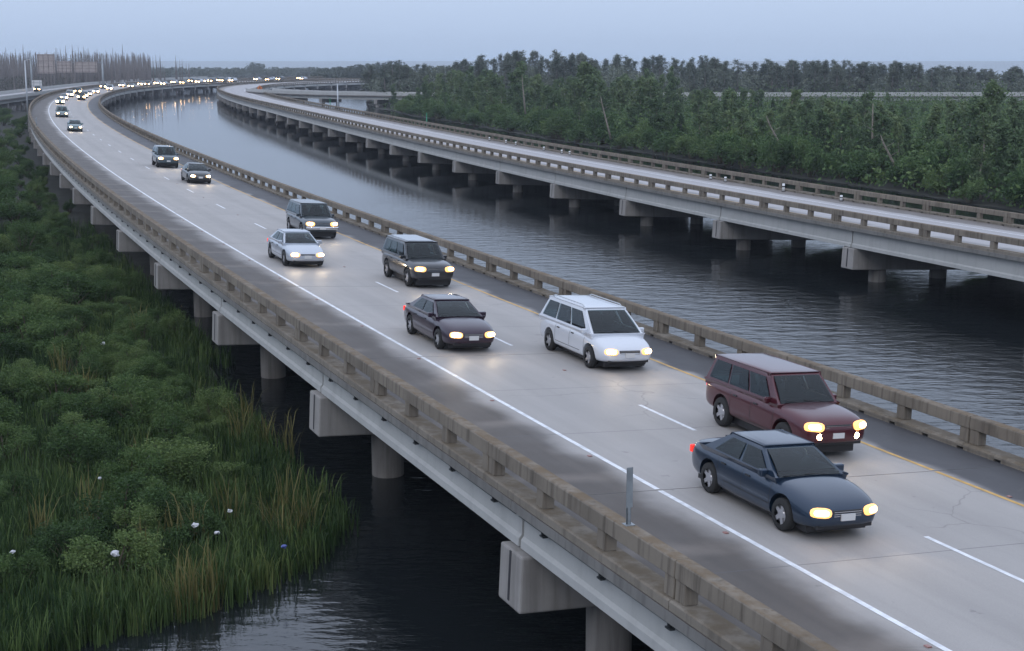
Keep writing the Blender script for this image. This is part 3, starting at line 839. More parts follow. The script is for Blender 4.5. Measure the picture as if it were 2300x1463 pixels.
def build_car(name, label, kind, pt, s, off, path=near, lamp='lamp', chrome=False, roof_rails=False, fog=False, lower=None, group='cars on the traffic viaduct', beam=0.0, plate=True, roof=None):
    K = KIND[kind]; xf = K['L'] / 2; c = cabin_pts(kind)
    root = empty(name); th = path.heading(s)
    # front of the car (local +x) looks towards the camera, i.e. against the path direction
    root.location = path.at(s + xf, off, 0.006)
    f = path.frame(s + xf - .5, s + xf + .5, off, 0, 1.0)
    ex = -f.col[0].to_3d().normalized(); ey = -f.col[1].to_3d().normalized(); ez = f.col[2].to_3d().normalized()
    root.rotation_euler = Matrix((ex, ey, ez)).transposed().to_euler()
    tag(root, label, {'sedan': 'car', 'suv': 'SUV', 'minivan': 'minivan'}[kind], group)
    P = lambda nm, me, parent=root, loc=None: link(nm, me, parent, loc)
    body_me = body_mesh(kind, pt); P('body', body_me); cab = P('cabin', open_cabin_mesh(kind, pt)); P('interior', interior_mesh(kind))
    P('windshield', pane(c['FR'], c['FL'], c['fl'], c['fr'], .05, .95, .06, .93, bulge=.02))
    P('rear_window', pane(c['BL'], c['BR'], c['br'], c['bl'], .08, .92, .12, .88))
    n = 2 if kind == 'sedan' else 3
    us = {2: [(.10, .46), (.50, .86)], 3: [(.09, .36), (.385, .66), (.685, .95)]}[n]
    for sg in (1, -1):
        A, B, C_, D = (c['FL'], c['BL'], c['bl'], c['fl']) if sg > 0 else (c['BR'], c['FR'], c['fr'], c['br'])
        for u0, u1 in us:
            if sg < 0: u0, u1 = 1 - u1, 1 - u0
            P('side_window', pane(A, B, C_, D, u0, u1, .12, .86))
    st = K['st']; zf = st[-2][3]; wf = st[-2][1]; x2 = st[-2][0]
    hz = zf - .075
    for sg in (1, -1):
        big = 1.15 if kind == 'suv' else 1.0
        def lens(rx, ry, rz, n=14):
            q = MB(); vs = []
            for i in range(7):
                la = math.pi * (i + .5) / 7 - math.pi / 2
                for k in range(n):
                    lo = 2 * math.pi * k / n; e_ = .72      # superellipse outline: a lens, not a ball
                    cy, cz = math.cos(lo), math.sin(lo)
                    vs.append((rx * math.sin(la), ry * math.cos(la) * math.copysign(abs(cy) ** e_, cy), rz * math.cos(la) * math.copysign(abs(cz) ** e_, cz)))
            q.faces(vs, [(i * n + k, i * n + (k + 1) % n, (i + 1) * n + (k + 1) % n, (i + 1) * n + k) for i in range(6) for k in range(n)] + [tuple(range(n - 1, -1, -1)), tuple(range(6 * n, 7 * n))], True)
            return q
        hl = P('headlight', lens(.10 * big, .215 * big, .105 * big).mesh('headlight', M['lamp_rim']), root, (x2 + .015, sg * wf * .76, hz)); hl.rotation_euler = (0, R(-12), sg * R(24))
        P('bulb', lens(.07 * big, .165 * big, .075 * big).mesh('bulb', M[lamp]), hl, (.045, 0, 0))
        if beam:
            ld = bpy.data.lights.new('headlight_beam', 'SPOT'); ld.energy = beam; ld.color = (1, .80, .55); ld.spot_size = R(75); ld.spot_blend = .8; ld.shadow_soft_size = .08
            lo = link('headlight_beam', ld, root, (x2 + .2, sg * wf * .78, hz)); lo.rotation_euler = (0, R(-84), 0)
        m = MB(); m.box(-xf + .02, -xf + .14, min(sg * .5, sg * .80), max(sg * .5, sg * .80), st[1][3] - .22, st[1][3] - .06)
        P('tail_light', m.mesh('tail_light', M['tail'], .02, 2))
        m = MB(); mz = c['FL'].z + .07; mx = c['FL'].x - .42; my = sg * (c['FL'].y - .03)
        m.box(mx - .06, mx + .06, min(my, my + sg * .17), max(my, my + sg * .24), mz - .09, mz + .07)
        P('mirror', m.mesh('mirror', pt, .03, 2))
        if fog:
            m = MB(); m.tube([(x2 - .02, sg * .52, .60), (x2 + .10, sg * .52, .60)], .075, 12)
            P('fog_light', m.mesh('fog_light', M['lamp']))
        if roof_rails:
            m = MB(); y = sg * (c['fl'].y - .05); m.tube([(c['fl'].x - .15, y, c['zr'] - .02), (c['fl'].x - .3, y, c['zr'] + .045), (c['bl'].x + .3, y, c['zr'] + .045), (c['bl'].x + .12, y, c['zr'] - .02)], .018, 6)
            P('roof_rail', m.mesh('roof_rail', M['alu']))
    # grille, lower intake, bumper strip, plate
    m = MB(); m.box(x2 - .08, x2 + .085, -wf * .44, wf * .44, hz - .09, hz + .045); g = P('grille', m.mesh('grille', M['black_trim'], .015, 2))
    m = MB()
    for k in range(3): m.box(x2 + .07, x2 + .096, -wf * .42, wf * .42, hz - .075 + k * .042, hz - .062 + k * .042)
    P('grille_bar', m.mesh('grille_bar', M['chrome']), g)
    zl = st[-2][2]
    m = MB(); m.box(x2 - .10, x2 + .02, -wf * .86, wf * .86, zl - .03, zl + .11); P('lower_intake', m.mesh('lower_intake', M['black_trim'], .02, 2))
    if chrome:
        m = MB(); m.box(x2 - .05, x2 + .17, -wf * 1.02, wf * 1.02, zl + .13, zl + .30); P('bumper', m.mesh('bumper', M['chrome'], .045, 3))
    if plate:
        m = MB(); m.box(x2 + .09, x2 + (.19 if chrome else .125), -.16, .16, zl + .15, zl + .28); P('licence_plate', m.mesh('licence_plate', M['plate']))
    m = MB(); m.box(-xf + .3, xf - .35, -.70, .70, .13, .36); P('underbody', m.mesh('underbody', M['black_trim']))
    # door seams and handles, laid on the body side
    from mathutils.bvhtree import BVHTree
    bme = body_me; bvh = BVHTree.FromPolygons([v.co for v in bme.vertices], [p.vertices[:] for p in bme.polygons])
    belt = c['FL'].z
    dx = {'sedan': (1.0, -.05, -1.02), 'suv': (1.0, -.02, -1.0), 'minivan': (1.15, .1, -1.0)}[kind]
    for sg in (1, -1):
        m = MB()
        def lay(x, z, up=.004):
            hit = bvh.ray_cast(Vector((x, sg * 3, z)), Vector((0, -sg, 0)))
            return hit[0] + Vector((0, sg * up, 0)) if hit[0] else None
        for x in dx:
            a = [(lay(x - .007, z), lay(x + .007, z)) for z in np.linspace(.46, belt - .07, 7)]
            for (p0, p1), (p2, p3) in zip(a, a[1:]):
                if None not in (p0, p1, p2, p3): m.faces([p0, p1, p3, p2], [(0, 1, 2, 3)])
        a = [(lay(x, .43), lay(x, .445)) for x in np.linspace(dx[2], dx[0], 9)]
        for (p0, p1), (p2, p3) in zip(a, a[1:]):
            if None not in (p0, p1, p2, p3): m.faces([p0, p1, p3, p2], [(0, 1, 2, 3)])
        P('door_seam', m.mesh('door_seam', M['black_trim']))
        for x in (dx[1] + .12, dx[2] + .14):
            h = lay(x, belt - .14, 0)
            if h:
                m = MB(); m.box(h.x, h.x + .17, min(h.y - .01, h.y + sg * .025), max(h.y + .01, h.y + sg * .025), h.z - .018, h.z + .018); P('door_handle', m.mesh('door_handle', M['black_trim'], .008, 2))
    # wipers
    m = MB()
    for y0_, y1_ in ((.45, -.1), (-.12, -.62)):
        A_ = c['FR'].lerp(c['FL'], .5 + y0_ / (2 * c['FL'].y)); T_ = c['fr'].lerp(c['fl'], .5 + y1_ / (2 * c['fl'].y))
        p0 = A_.lerp(T_, .05); p1 = c['FR'].lerp(c['FL'], .5 + y1_ / (2 * c['FL'].y)).lerp(T_, .12)
        m.tube([p0 + Vector((.04, 0, .035)), p1 + Vector((.04, 0, .035))], .008, 5)
    P('wiper', m.mesh('wiper', M['black_trim']))
    # wheels
    t = MB(); r_ = K['wr']
    for a, rr in ((-.11, r_ * .62), (-.11, r_ * .93), (-.085, r_), (.085, r_), (.11, r_ * .93), (.11, r_ * .62)): pass
    prof = [(-.11, r_ * .60), (-.11, r_ * .92), (-.08, r_), (.08, r_), (.11, r_ * .92), (.11, r_ * .60)]
    nn = 24; vs = []
    for y, rr in prof:
        for k in range(nn): vs.append((rr * math.cos(2 * math.pi * k / nn), y, rr * math.sin(2 * math.pi * k / nn)))
    t.faces(vs, [(i * nn + k, i * nn + (k + 1) % nn, (i + 1) * nn + (k + 1) % nn, (i + 1) * nn + k) for i in range(5) for k in range(nn)], True)
    tm = t.mesh('wheel', M['tyre'])
    q = MB(); q.tube([(0, -.09, 0), (0, .09, 0)], r_ * .30, 16)
    for k in range(5):
        a = 2 * math.pi * k / 5; d = Vector((math.cos(a), 0, math.sin(a))); w = Vector((-math.sin(a), 0, math.cos(a))) * .045
        q.faces([d * r_ * .2 - w + Vector((0, .085, 0)), d * r_ * .2 + w + Vector((0, .085, 0)), d * r_ * .62 + w + Vector((0, .095, 0)), d * r_ * .62 - w + Vector((0, .095, 0)), d * r_ * .2 - w - Vector((0, .085, 0)), d * r_ * .2 + w - Vector((0, .085, 0)), d * r_ * .62 + w - Vector((0, .095, 0)), d * r_ * .62 - w - Vector((0, .095, 0))],
                [(0, 1, 2, 3), (4, 7, 6, 5), (0, 4, 5, 1), (1, 5, 6, 2), (2, 6, 7, 3), (3, 7, 4, 0)])
    q.tube([(0, -.05, 0), (0, .05, 0)], r_ * .57, 20)
    rm = q.mesh('rim', M['rim'])
    for x in K['wb']:
        for sg in (1, -1):
            w = P('wheel', tm, root, (x, sg * (st[3][1] - .115), r_)); P('rim', rm, w)
    if roof is not None:
        m = MB(); m.box(c['bl'].x + .1, c['fl'].x - .1, -c['fl'].y * .8, c['fl'].y * .8, c['zr'] - .012, c['zr'] + .017); P('roof_panel', m.mesh('roof_panel', roof, .005, 1))
    return root

G = 'cars on the traffic viaduct'
BEAM = 32
build_car('parked_in_lane_car' if False else 'sedan_car', 'dark navy blue car nearest the camera, in the right lane beside the white line', 'sedan', paint('navy', (0.012, 0.030, 0.060)), 0.1, 1.83, lamp='lamp_warm', beam=BEAM)
build_car('suv_car', 'maroon SUV with fog lights on, passing the navy car in the left lane', 'suv', paint('maroon', (0.075, 0.008, 0.016)), 5.6, -1.83, fog=True, beam=BEAM)
build_car('minivan_car', 'white minivan with roof rails in the left lane behind the maroon SUV', 'minivan', paint('white', (0.62, 0.65, 0.70), 0.1), 16.4, -1.83, roof_rails=True, beam=BEAM)
build_car('sedan_car', 'dark purple car in the right lane beside the white minivan', 'sedan', paint('purple', (0.030, 0.014, 0.030)), 20.1, 1.83, beam=BEAM)
build_car('suv_car', 'black SUV with pale roof in the left lane behind the white minivan', 'suv', paint('black', (0.016, 0.018, 0.022), 0.2), 34.2, -1.83, beam=BEAM, roof=paint('silver_roof', (0.35, 0.38, 0.42), 0.5))
build_car('sedan_car', 'silver car in the right lane behind the dark purple car', 'sedan', paint('silver', (0.50, 0.54, 0.60), 0.5), 41.0, 1.83, beam=BEAM)
build_car('suv_car', 'dark blue grey SUV with a chrome front bumper beside the silver car', 'suv', paint('bluegrey', (0.035, 0.05, 0.062), 0.3), 52.5, -1.83, chrome=True, beam=BEAM)
build_car('sedan_car', 'dark car leading the close pair in the left lane, ahead of the grey SUV', 'sedan', paint('charcoal', (0.028, 0.032, 0.034), 0.3), 90.5, -1.83, beam=BEAM)
build_car('suv_car', 'blue grey SUV following close behind the dark car in the left lane', 'suv', paint('steelblue', (0.06, 0.09, 0.11), 0.4), 108.4, -1.83, beam=BEAM)
build_car('sedan_car', 'teal grey car alone in the right lane where the viaduct starts to bend', 'sedan', paint('teal', (0.10, 0.17, 0.18), 0.4), 175.7, 1.83, beam=BEAM)
build_car('minivan_car', 'green grey van in the right lane, foremost of the queue in the bend', 'minivan', paint('greengrey', (0.16, 0.22, 0.22), 0.3), 226, 1.83, beam=0)

# the long queue round the bend: only body, cabin, glass and lamps show
def far_proto(kind, pt):
    K = KIND[kind]; c = cabin_pts(kind); st = K['st']; root = empty('distant_car')
    link('body', body_mesh(kind, pt), root); link('cabin', cabin_mesh(kind, pt), root)
    link('windshield', pane(c['FR'], c['FL'], c['fl'], c['fr'], .05, .95, .06, .93, gm='glass'), root)
    for sg in (1, -1):
        m = MB(); m.box(-.05, .05, -.22, .22, -.15, .15)
        link('headlight', m.mesh('headlight', M['lamp_far'], .03, 2), root, (st[-2][0] + .06, sg * st[-2][1] * .78, st[-2][3] - .07))
    m = MB(); m.box(-K['L'] / 2 + .3, K['L'] / 2 - .4, -.8, .8, .03, .4); link('underbody', m.mesh('underbody', M['tyre']), root)
    return root
protos = [far_proto('sedan', paint('silver', (0, 0, 0))), far_proto('suv', paint('black', (0, 0, 0))), far_proto('minivan', paint('white', (0, 0, 0))), far_proto('sedan', paint('teal', (0, 0, 0))), far_proto('suv', paint('bluegrey', (0, 0, 0)))]
used = set()
def place_far(pi, path, s, off, label, group):
    src = protos[pi]
    if pi not in used:
        root = src; used.add(pi)
    else:
        root = src.copy(); COL.objects.link(root)
        for ch in src.children:
            q = ch.copy(); COL.objects.link(q); q.parent = root
    f = path.frame(s - .5, s + .5, off, 0, 1.0)
    root.location = path.at(s + 2.4, off, 0.006)
    root.rotation_euler = Matrix((-f.col[0].to_3d().normalized(), -f.col[1].to_3d().normalized(), f.col[2].to_3d().normalized())).transposed().to_euler()
    root['label'] = label; root['category'] = 'car'; root['group'] = group
    return root
QB = 'car with lit headlights bunched in the bend of the traffic viaduct'
bend = [(299.7, 1.83), (332, 1.83), (361.2, 1.83), (337.5, -1.83), (379.3, -1.83), (393.7, 1.83), (358, -1.83), (410, -1.83)]
BL = ['teal car with lit headlights following the green grey van in the right lane', 'silver car with lit headlights, second behind the green grey van', 'white van with lit headlights, third behind the green grey van in the right lane',
      'black SUV leading the left lane of the bunch in the bend', 'silver car with lit headlights in the left lane, third of the bunch in the bend', 'blue grey SUV closing the right lane of the bunch in the bend',
      'white van right behind the black SUV in the left lane of the bend', 'silver car closing the left lane of the bunch in the bend']
for i, (s, o) in enumerate(bend):
    place_far([3, 0, 2, 1, 0, 4, 2, 0][i], near, s, o, BL[i], 'cars bunched in the bend')
QF = 'distant car with lit headlights in the queue beyond the bend'
chain = [465.9, 451.7, 501.6, 498.7, 531.3, 526.6, 553.5, 549.4, 574.7, 574.4, 594.8, 593.0, 609.4, 607.0, 622.0, 619.1, 632.0, 629.6]
rq = random.Random(4)
for i, s in enumerate(chain):
    place_far(rq.choice([0, 1, 2, 3, 4]), near, s, (1.83, -1.83)[i % 2], QF, 'distant queue of cars')
for i, (s, o) in enumerate(((665.3, -1.83), (661.3, 1.83), (675.7, -1.83), (674.8, 1.83), (697, -1.83), (700.5, 1.83))):
    place_far(rq.choice([0, 1, 3]), near, s, o, 'tiny far car with lit headlights at the visible end of the queue', 'cars at the far end of the queue')
sr, so_ = ramp_l.nearest(-136.5, 432)
place_far(1, ramp_l, sr, 1.0, 'car with lit headlights on the exit ramp at the far left', 'car on the exit ramp')

# ------------------------------------------------------------------ signs, poles, markers
def rail_sign(s, label, path=near, off=6.85):
    root = empty('mile_marker', path.at(s, off, .855), path.heading(s)); tag(root, label, 'sign')
    m = MB(); m.box(-.035, .035, -.02, .02, 0, 1.02); m.box(-.035, -.025, -.02, .035, 0, 1.02); m.box(.025, .035, -.02, .035, 0, 1.02)
    link('sign_post', m.mesh('sign_post', M['steel']), root)
    m = MB(); m.box(-.06, .06, -.028, -.022, .32, 1.05); link('sign_plate', m.mesh('sign_plate', M['steel']), root)
    m = MB(); m.box(-.09, .09, -.09, .09, 0, .012); link('base_plate', m.mesh('base_plate', M['steel']), root)
rail_sign(-0.35, 'narrow grey metal mile marker standing on the near rail')
rail_sign(168, 'thin dark metal marker on the outer rail, far up the traffic viaduct')

def light_pole(x, y, z0, h, label):
    root = empty('light_pole', (x, y, z0)); tag(root, label, 'pole', None)
    m = MB(); m.tube([(0, 0, 0), (0, 0, h * .5), (0, 0, h)], [.22, .18, .12], 10); link('pole', m.mesh('pole', M['alu']), root)
    m = MB(); m.box(-.35, .35, -.35, .35, 0, .25); link('pole_base', m.mesh('pole_base', M['pier'], .03, 1), root)
    m = MB(); m.tube([(0, 0, h - .1), (.6, 0, h + .15), (1.6, 0, h + .2)], .05, 6); a = link('lamp_arm', m.mesh('lamp_arm', M['alu']), root)
    m = MB(); m.box(1.4, 2.1, -.16, .16, h + .12, h + .27); link('lamp_head', m.mesh('lamp_head', M['steel'], .04, 2), a)
def px(u, d): return (u - 1150) / 3293.4 * d
light_pole(px(73, 330), 330, WZ, 12.6, 'pale light pole standing left of the traffic viaduct bend')
light_pole(px(243, 500), 500, -0.2, 9.6, 'pale light pole behind the queue of headlights')
light_pole(px(763, 330), 330, WZ, 7.5, 'thin pole in the water beyond the empty viaduct')

def channel_marker(x, y, label, h):
    root = empty('channel_marker', (x, y, WZ)); tag(root, label, 'marker', None)
    m = MB(); m.tube([(0, 0, -.5), (0, 0, h)], [.11, .09], 8); link('marker_pole', m.mesh('marker_pole', M['green']), root)
    m = MB(); m.box(-.03, .03, -.3, .3, h - .55, h + .1); link('marker_board', m.mesh('marker_board', M['green']), root)
channel_marker(px(746, 340), 340, 'green channel marker in the open water by the right ramp', 4.0)
channel_marker(px(960, 262), 262, 'green channel marker beside the bank, nearer the camera', 3.4)

# orange diamond warning sign on the far parapet of the empty viaduct
s_o, o_o = far_b.nearest(px(581, 452), 452)
p = far_b.at(s_o, -6.2, 0.0)
root = empty('warning_sign', p, far_b.heading(s_o)); tag(root, 'orange diamond warning sign at the bend of the empty viaduct', 'sign')
m = MB(); m.box(-.05, .05, -.05, .05, 0, 1.4); link('sign_post', m.mesh('sign_post', M['steel']), root)
m = MB(); m.faces([(0, -.03, .75), (.85, -.03, 1.6), (0, -.03, 2.45), (-.85, -.03, 1.6), (0, .03, .75), (.85, .03, 1.6), (0, .03, 2.45), (-.85, .03, 1.6)], [(0, 1, 2, 3), (7, 6, 5, 4), (0, 4, 5, 1), (1, 5, 6, 2), (2, 6, 7, 3), (3, 7, 4, 0)])
link('sign_panel', m.mesh('sign_panel', M['orange']), root)
m = MB(); m.box(-.12, .12, -.045, -.035, 1.2, 2.0); link('sign_symbol', m.mesh('sign_symbol', M['black_trim']), root)

# white road sign seen from behind at the gore, and the three-panel overhead sign behind it
root = empty('road_sign', (px(97, 440), 440, 0.0)); tag(root, 'pale rectangular road sign seen from behind at the exit gore', 'sign')
m = MB(); m.box(-1.5, 1.5, -.04, .04, .9, 3.3); link('sign_panel', m.mesh('sign_panel', M['sign_white'], .02, 1), root)
for x in (-.9, .9):
    m = MB(); m.box(x - .06, x + .06, -.16, -.05, -.3, 3.2); link('sign_post', m.mesh('sign_post', M['steel']), root)
m = MB(); m.box(-1.5, 1.5, -.09, -.045, 1.6, 1.72); m.box(-1.5, 1.5, -.09, -.045, 2.5, 2.62); link('stiffener', m.mesh('stiffener', M['steel']), root)

gx0, gx1, gy = px(96, 470), px(236, 470), 470.0
root = empty('overhead_sign', (gx0, gy, 0)); tag(root, 'overhead gantry with three brownish sign backs in front of the dead trees', 'sign')
for x in (-1.6, gx1 - gx0 + 1.0):
    m = MB(); m.tube([(x, 0.6, WZ), (x, 0.6, 11.2)], [.32, .24], 10); link('gantry_post', m.mesh('gantry_post', M['steel']), root)
m = MB()
for z in (8.3, 9.6):
    for y in (0.25, 0.95): m.tube([(-1.6, y, z), (gx1 - gx0 + 1.0, y, z)], .07, 6)
k = 0; x = -1.6
while x < gx1 - gx0 + .5:
    m.tube([(x, .25, 8.3 if k % 2 else 9.6), (x + 1.3, .25, 9.6 if k % 2 else 8.3)], .045, 5); m.tube([(x, .95, 8.3 if k % 2 else 9.6), (x + 1.3, .95, 9.6 if k % 2 else 8.3)], .045, 5)
    x += 1.3; k += 1
link('truss', m.mesh('truss', M['steel']), root)
for u0, u1, z0, z1 in ((100, 139, 5.0, 11.0), (143, 176, 5.3, 8.8), (182, 232, 5.3, 8.6)):
    a, b_ = px(u0, 470) - gx0, px(u1, 470) - gx0
    m = MB(); m.box(a, b_, .02, .08, z0, z1); sp = link('sign_panel', m.mesh('sign_panel', M['sign_back']), root)
    m = MB()
    for q in range(4): m.box(a, b_, -.03, .018, z0 + .3 + q * (z1 - z0 - .6) / 3 - .04, z0 + .3 + q * (z1 - z0 - .6) / 3 + .04)
    for q in range(4): m.box(a + .4 + q * (b_ - a - .8) / 3 - .05, a + .4 + q * (b_ - a - .8) / 3 + .05, -.1, -.032, z0, z1)
    link('stiffener', m.mesh('stiffener', M['bark_dead']), sp)

# short white posts along the far kerb of the empty viaduct
for i, (u, v) in enumerate([(1099, 324), (1136, 330), (1159, 333), (1221, 347), (1261, 353), (1279, 356), (1595, 410), (1630, 415), (1760, 433), (1888, 458)]):
    best = min(np.arange(30, 220, .25), key=lambda ss: abs(1150 + 3293.4 * (lambda q: q.x / (q.y * math.cos(.1794) - (q.z - CAM_Z) * math.sin(.1794)))(far_b.at(ss, -5.3, .2)) - u))
    root = empty('white_bollard', far_b.at(best, -5.3, 0.004), far_b.heading(best))
    tag(root, 'tallest short white bollard on the empty viaduct, with a dark band' if u == 1760 else 'small white bollard at the far kerb of the empty viaduct', 'bollard', 'white bollards on the empty viaduct')
    h = .62 if u == 1760 else .42
    m = MB(); m.tube([(0, 0, 0), (0, 0, h)], .10, 12); link('bollard_body', m.mesh('bollard_body', M['bollard']), root)
    m = MB(); m.tube([(0, 0, h * .55), (0, 0, h * .72)], .108, 12); link('bollard_band', m.mesh('bollard_band', M['black_trim']), root)
    m = MB(); m.tube([(0, 0, 0), (0, 0, .04)], .15, 12); link('bollard_foot', m.mesh('bollard_foot', M['black_trim']), root)

# ------------------------------------------------------------------ vegetation
def inside(poly, x, y):
    c = False; n = len(poly); j = n - 1
    for i in range(n):
        xi, yi = poly[i]; xj, yj = poly[j]
        if (yi > y) != (yj > y) and x < (xj - xi) * (y - yi) / (yj - yi) + xi: c = not c
        j = i
    return c

def leaves(name, cen, size, rng, mat, aspect=0.5, up=0.0, tint=None):
    """leaf-sized quads, each with its own direction"""
    n = len(cen)
    a = rng.normal(size=(n, 3)); a[:, 2] += up * 2.0
    a /= np.linalg.norm(a, axis=1, keepdims=True) + 1e-9
    r_ = rng.normal(size=(n, 3)); b = np.cross(a, r_); b /= np.linalg.norm(b, axis=1, keepdims=True) + 1e-9
    size = np.broadcast_to(np.asarray(size, dtype=float).reshape(-1, 1), (n, 1)) * rng.uniform(.6, 1.3, (n, 1))
    a = a * size * .5; b = b * size * .5 * aspect
    V = np.stack([cen - a, cen + b * .9, cen + a, cen - b * .9], 1).reshape(-1, 3)
    F = np.arange(4 * n, dtype=np.int32); T = np.full(n, 4, dtype=np.int32)
    if tint is None: tint = rng.random(n)
    return np_mesh(name, V, F, T, mat, tint)

def blob_points(rng, c, rad, n, shell=0.55):
    d = rng.normal(size=(n, 3)); d /= np.linalg.norm(d, axis=1, keepdims=True)
    r_ = (shell + (1 - shell) * rng.random((n, 1))) * (0.8 + .4 * rng.random((n, 1)))
    return np.asarray(c) + d * r_ * np.asarray(rad)

def mk_willow(seed, h=9.0, spread=1.9, leafs=2300, lean=0.0):
    rng = np.random.default_rng(seed); m = MB()
    n = 7; pts = [Vector((lean * (i / n) ** 1.4 * h + .12 * math.sin(seed + i), .14 * math.sin(seed * 2.1 + i * 1.3), h * .95 * i / n)) for i in range(n + 1)]
    m.tube(pts, [.15 * (1 - .85 * i / n) + .015 for i in range(n + 1)], 6)
    cen, tin = [], []; nb = 20
    for k in range(nb):
        t = .22 + .76 * (k + rng.random()) / nb
        base = pts[min(int(t * n), n - 1)].lerp(pts[min(int(t * n) + 1, n)], t * n % 1)
        az = rng.uniform(0, 2 * math.pi); L = spread * (1.15 - t * .8) * rng.uniform(.5, 1.15)
        tip = base + Vector((math.cos(az) * L, math.sin(az) * L, L * rng.uniform(.25, .9)))
        m.tube([base, base.lerp(tip, .5) + Vector((0, 0, .1)), tip], [.035, .022, .008], 4, cap=False)
        q = max(20, int(leafs / nb * rng.uniform(.5, 1.5)))
        f = rng.random((q, 1)) ** .7
        p = np.array(base) + f * (np.array(tip) - np.array(base)) + rng.normal(size=(q, 3)) * np.array([.30, .30, .42]) * (0.6 + .5 * (1 - t)) * spread / 1.9
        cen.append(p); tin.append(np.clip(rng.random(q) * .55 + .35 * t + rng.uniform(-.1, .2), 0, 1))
    return m.mesh('trunk', M['bark']), leaves('crown', np.concatenate(cen), .40, rng, M['willow'], .55, 0.0, np.concatenate(tin))

def mk_bush(seed, rx=2.0, h=3.6, leafs=2200, mat='bush', size=.3):
    rng = np.random.default_rng(seed); m = MB(); cen, tin = [], []
    for k in range(15):
        az = rng.uniform(0, 2 * math.pi); rr = rx * math.sqrt(rng.random()) * .78; z = h * (.25 + .62 * rng.random() * (1 - .45 * (rr / rx) ** 2))
        c = Vector((math.cos(az) * rr, math.sin(az) * rr, z))
        m.tube([(c.x * .15, c.y * .15, -.1), (c.x * .5, c.y * .5, z * .55), tuple(c)], [.05, .03, .01], 4, cap=False)
        q = int(leafs / 15); rad = (rx * .36 * rng.uniform(.7, 1.2), rx * .36 * rng.uniform(.7, 1.2), h * .19 * rng.uniform(.7, 1.2))
        cen.append(blob_points(rng, c, rad, q, .35)); tin.append(np.clip(rng.random(q) * .5 + .45 * z / h + rng.uniform(-.15, .15), 0, 1))  # higher clumps tinted lighter: dome shading put into the leaf colour
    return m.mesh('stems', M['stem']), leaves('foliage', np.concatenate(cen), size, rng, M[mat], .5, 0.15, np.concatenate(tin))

def mk_cypress(seed, h=14.0, leafs=1500):
    rng = np.random.default_rng(seed); m = MB()
    m.tube([(0, 0, -.2), (0, 0, h * .1), (.1 * math.sin(seed), 0, h * .5), (.2 * math.sin(seed), .1, h)], [.42, .24, .16, .03], 7)
    cen, tin = [], []; nb = 26
    for k in range(nb):
        z = h * (.26 + .73 * (k + rng.random()) / nb); az = rng.uniform(0, 2 * math.pi); L = rng.uniform(.6, 2.2) * math.sqrt(max(.05, 1 - (max(0, z / h - .55) / .46) ** 2)) * (.75 + .25 * z / h) + .1
        base = Vector((0.1, 0, z)); tip = base + Vector((math.cos(az) * L, math.sin(az) * L, rng.uniform(-.15, .5)))
        m.tube([base, tip], [.05, .012], 4, cap=False)
        q = max(8, int(leafs / nb * rng.uniform(.3, 1.7)))
        f = .25 + .75 * rng.random((q, 1))
        p = np.array(base) + f * (np.array(tip) - np.array(base)) + rng.normal(size=(q, 3)) * np.array([.28, .28, .24])
        p[:, 2] -= np.abs(rng.normal(size=q)) * .3
        cen.append(p); tin.append(np.clip(rng.random(q) * .8, 0, 1))
    return m.mesh('trunk', M['bark_dead']), leaves('crown', np.concatenate(cen), .34, rng, M['cypress'], .5, 0.0, np.concatenate(tin))

def mk_snag(seed, h=18.0):
    rng = random.Random(seed); m = MB(); lx, ly = rng.uniform(-.5, .5), rng.uniform(-.4, .4)
    m.tube([(0, 0, -.5), (0, 0, .9), (lx * .3, ly * .3, h * .45), (lx, ly, h)], [.75, .46, .32, .05], 7)
    for k in range(rng.randint(5, 10)):
        z = h * rng.uniform(.35, .97); az = rng.uniform(0, 6.3); L = rng.uniform(.4, 1.7) * (1.3 - z / h)
        x, y = lx * z / h, ly * z / h
        m.tube([(x, y, z), (x + math.cos(az) * L * .6, y + math.sin(az) * L * .6, z + L * .15), (x + math.cos(az) * L, y + math.sin(az) * L, z + L * rng.uniform(.1, .7))], [.07, .045, .015], 4, cap=False)
    return m.mesh('trunk', M['bark_dead'])

def plant(name, parts, loc, rz, sc, label, cat, group):
    root = empty(name, loc, rz); root.scale = sc
    for nm, me in parts: link(nm, me, root)
    return tag(root, label, cat, group)

prng = random.Random(77)
def right_edge(y): return .349 * y * 1.02 + 6
# --- right bank: bushes along the water, slender trees behind, cypress beyond the ramp
bushes = [mk_bush(100 + i, 2.2, 3.6 + .5 * (i % 3), 2300) for i in range(5)]
willows = [mk_willow(200 + i, 8.5 + .7 * (i % 4), 1.5 + .25 * (i % 3), 2300, (-.03, .05, .12, 0, .2, -.08, .02)[i]) for i in range(7)]
cyps = [mk_cypress(300 + i, 13.2 + i * .6, 2700) for i in range(5)]
SHORE = [(-32.6, 373.8), (-25.4, 338.4), (-13.7, 302.6), (3.6, 238.5), (15.4, 204.2), (27.4, 164.6), (36.1, 140), (41.7, 120), (50, 100)]
def shore_pt(t):
    d = [0]
    for a, b in zip(SHORE, SHORE[1:]): d.append(d[-1] + math.dist(a, b))
    L = t * d[-1]
    for i in range(len(SHORE) - 1):
        if L <= d[i + 1] or i == len(SHORE) - 2:
            u = (L - d[i]) / (d[i + 1] - d[i]); a, b = SHORE[i], SHORE[i + 1]
            dx, dy = b[0] - a[0], b[1] - a[1]; q = math.hypot(dx, dy)
            return a[0] + dx * u, a[1] + dy * u, -dy / q, dx / q       # point and inland normal
SHORE_S = [shore_pt(i / 140)[:2] for i in range(141)]
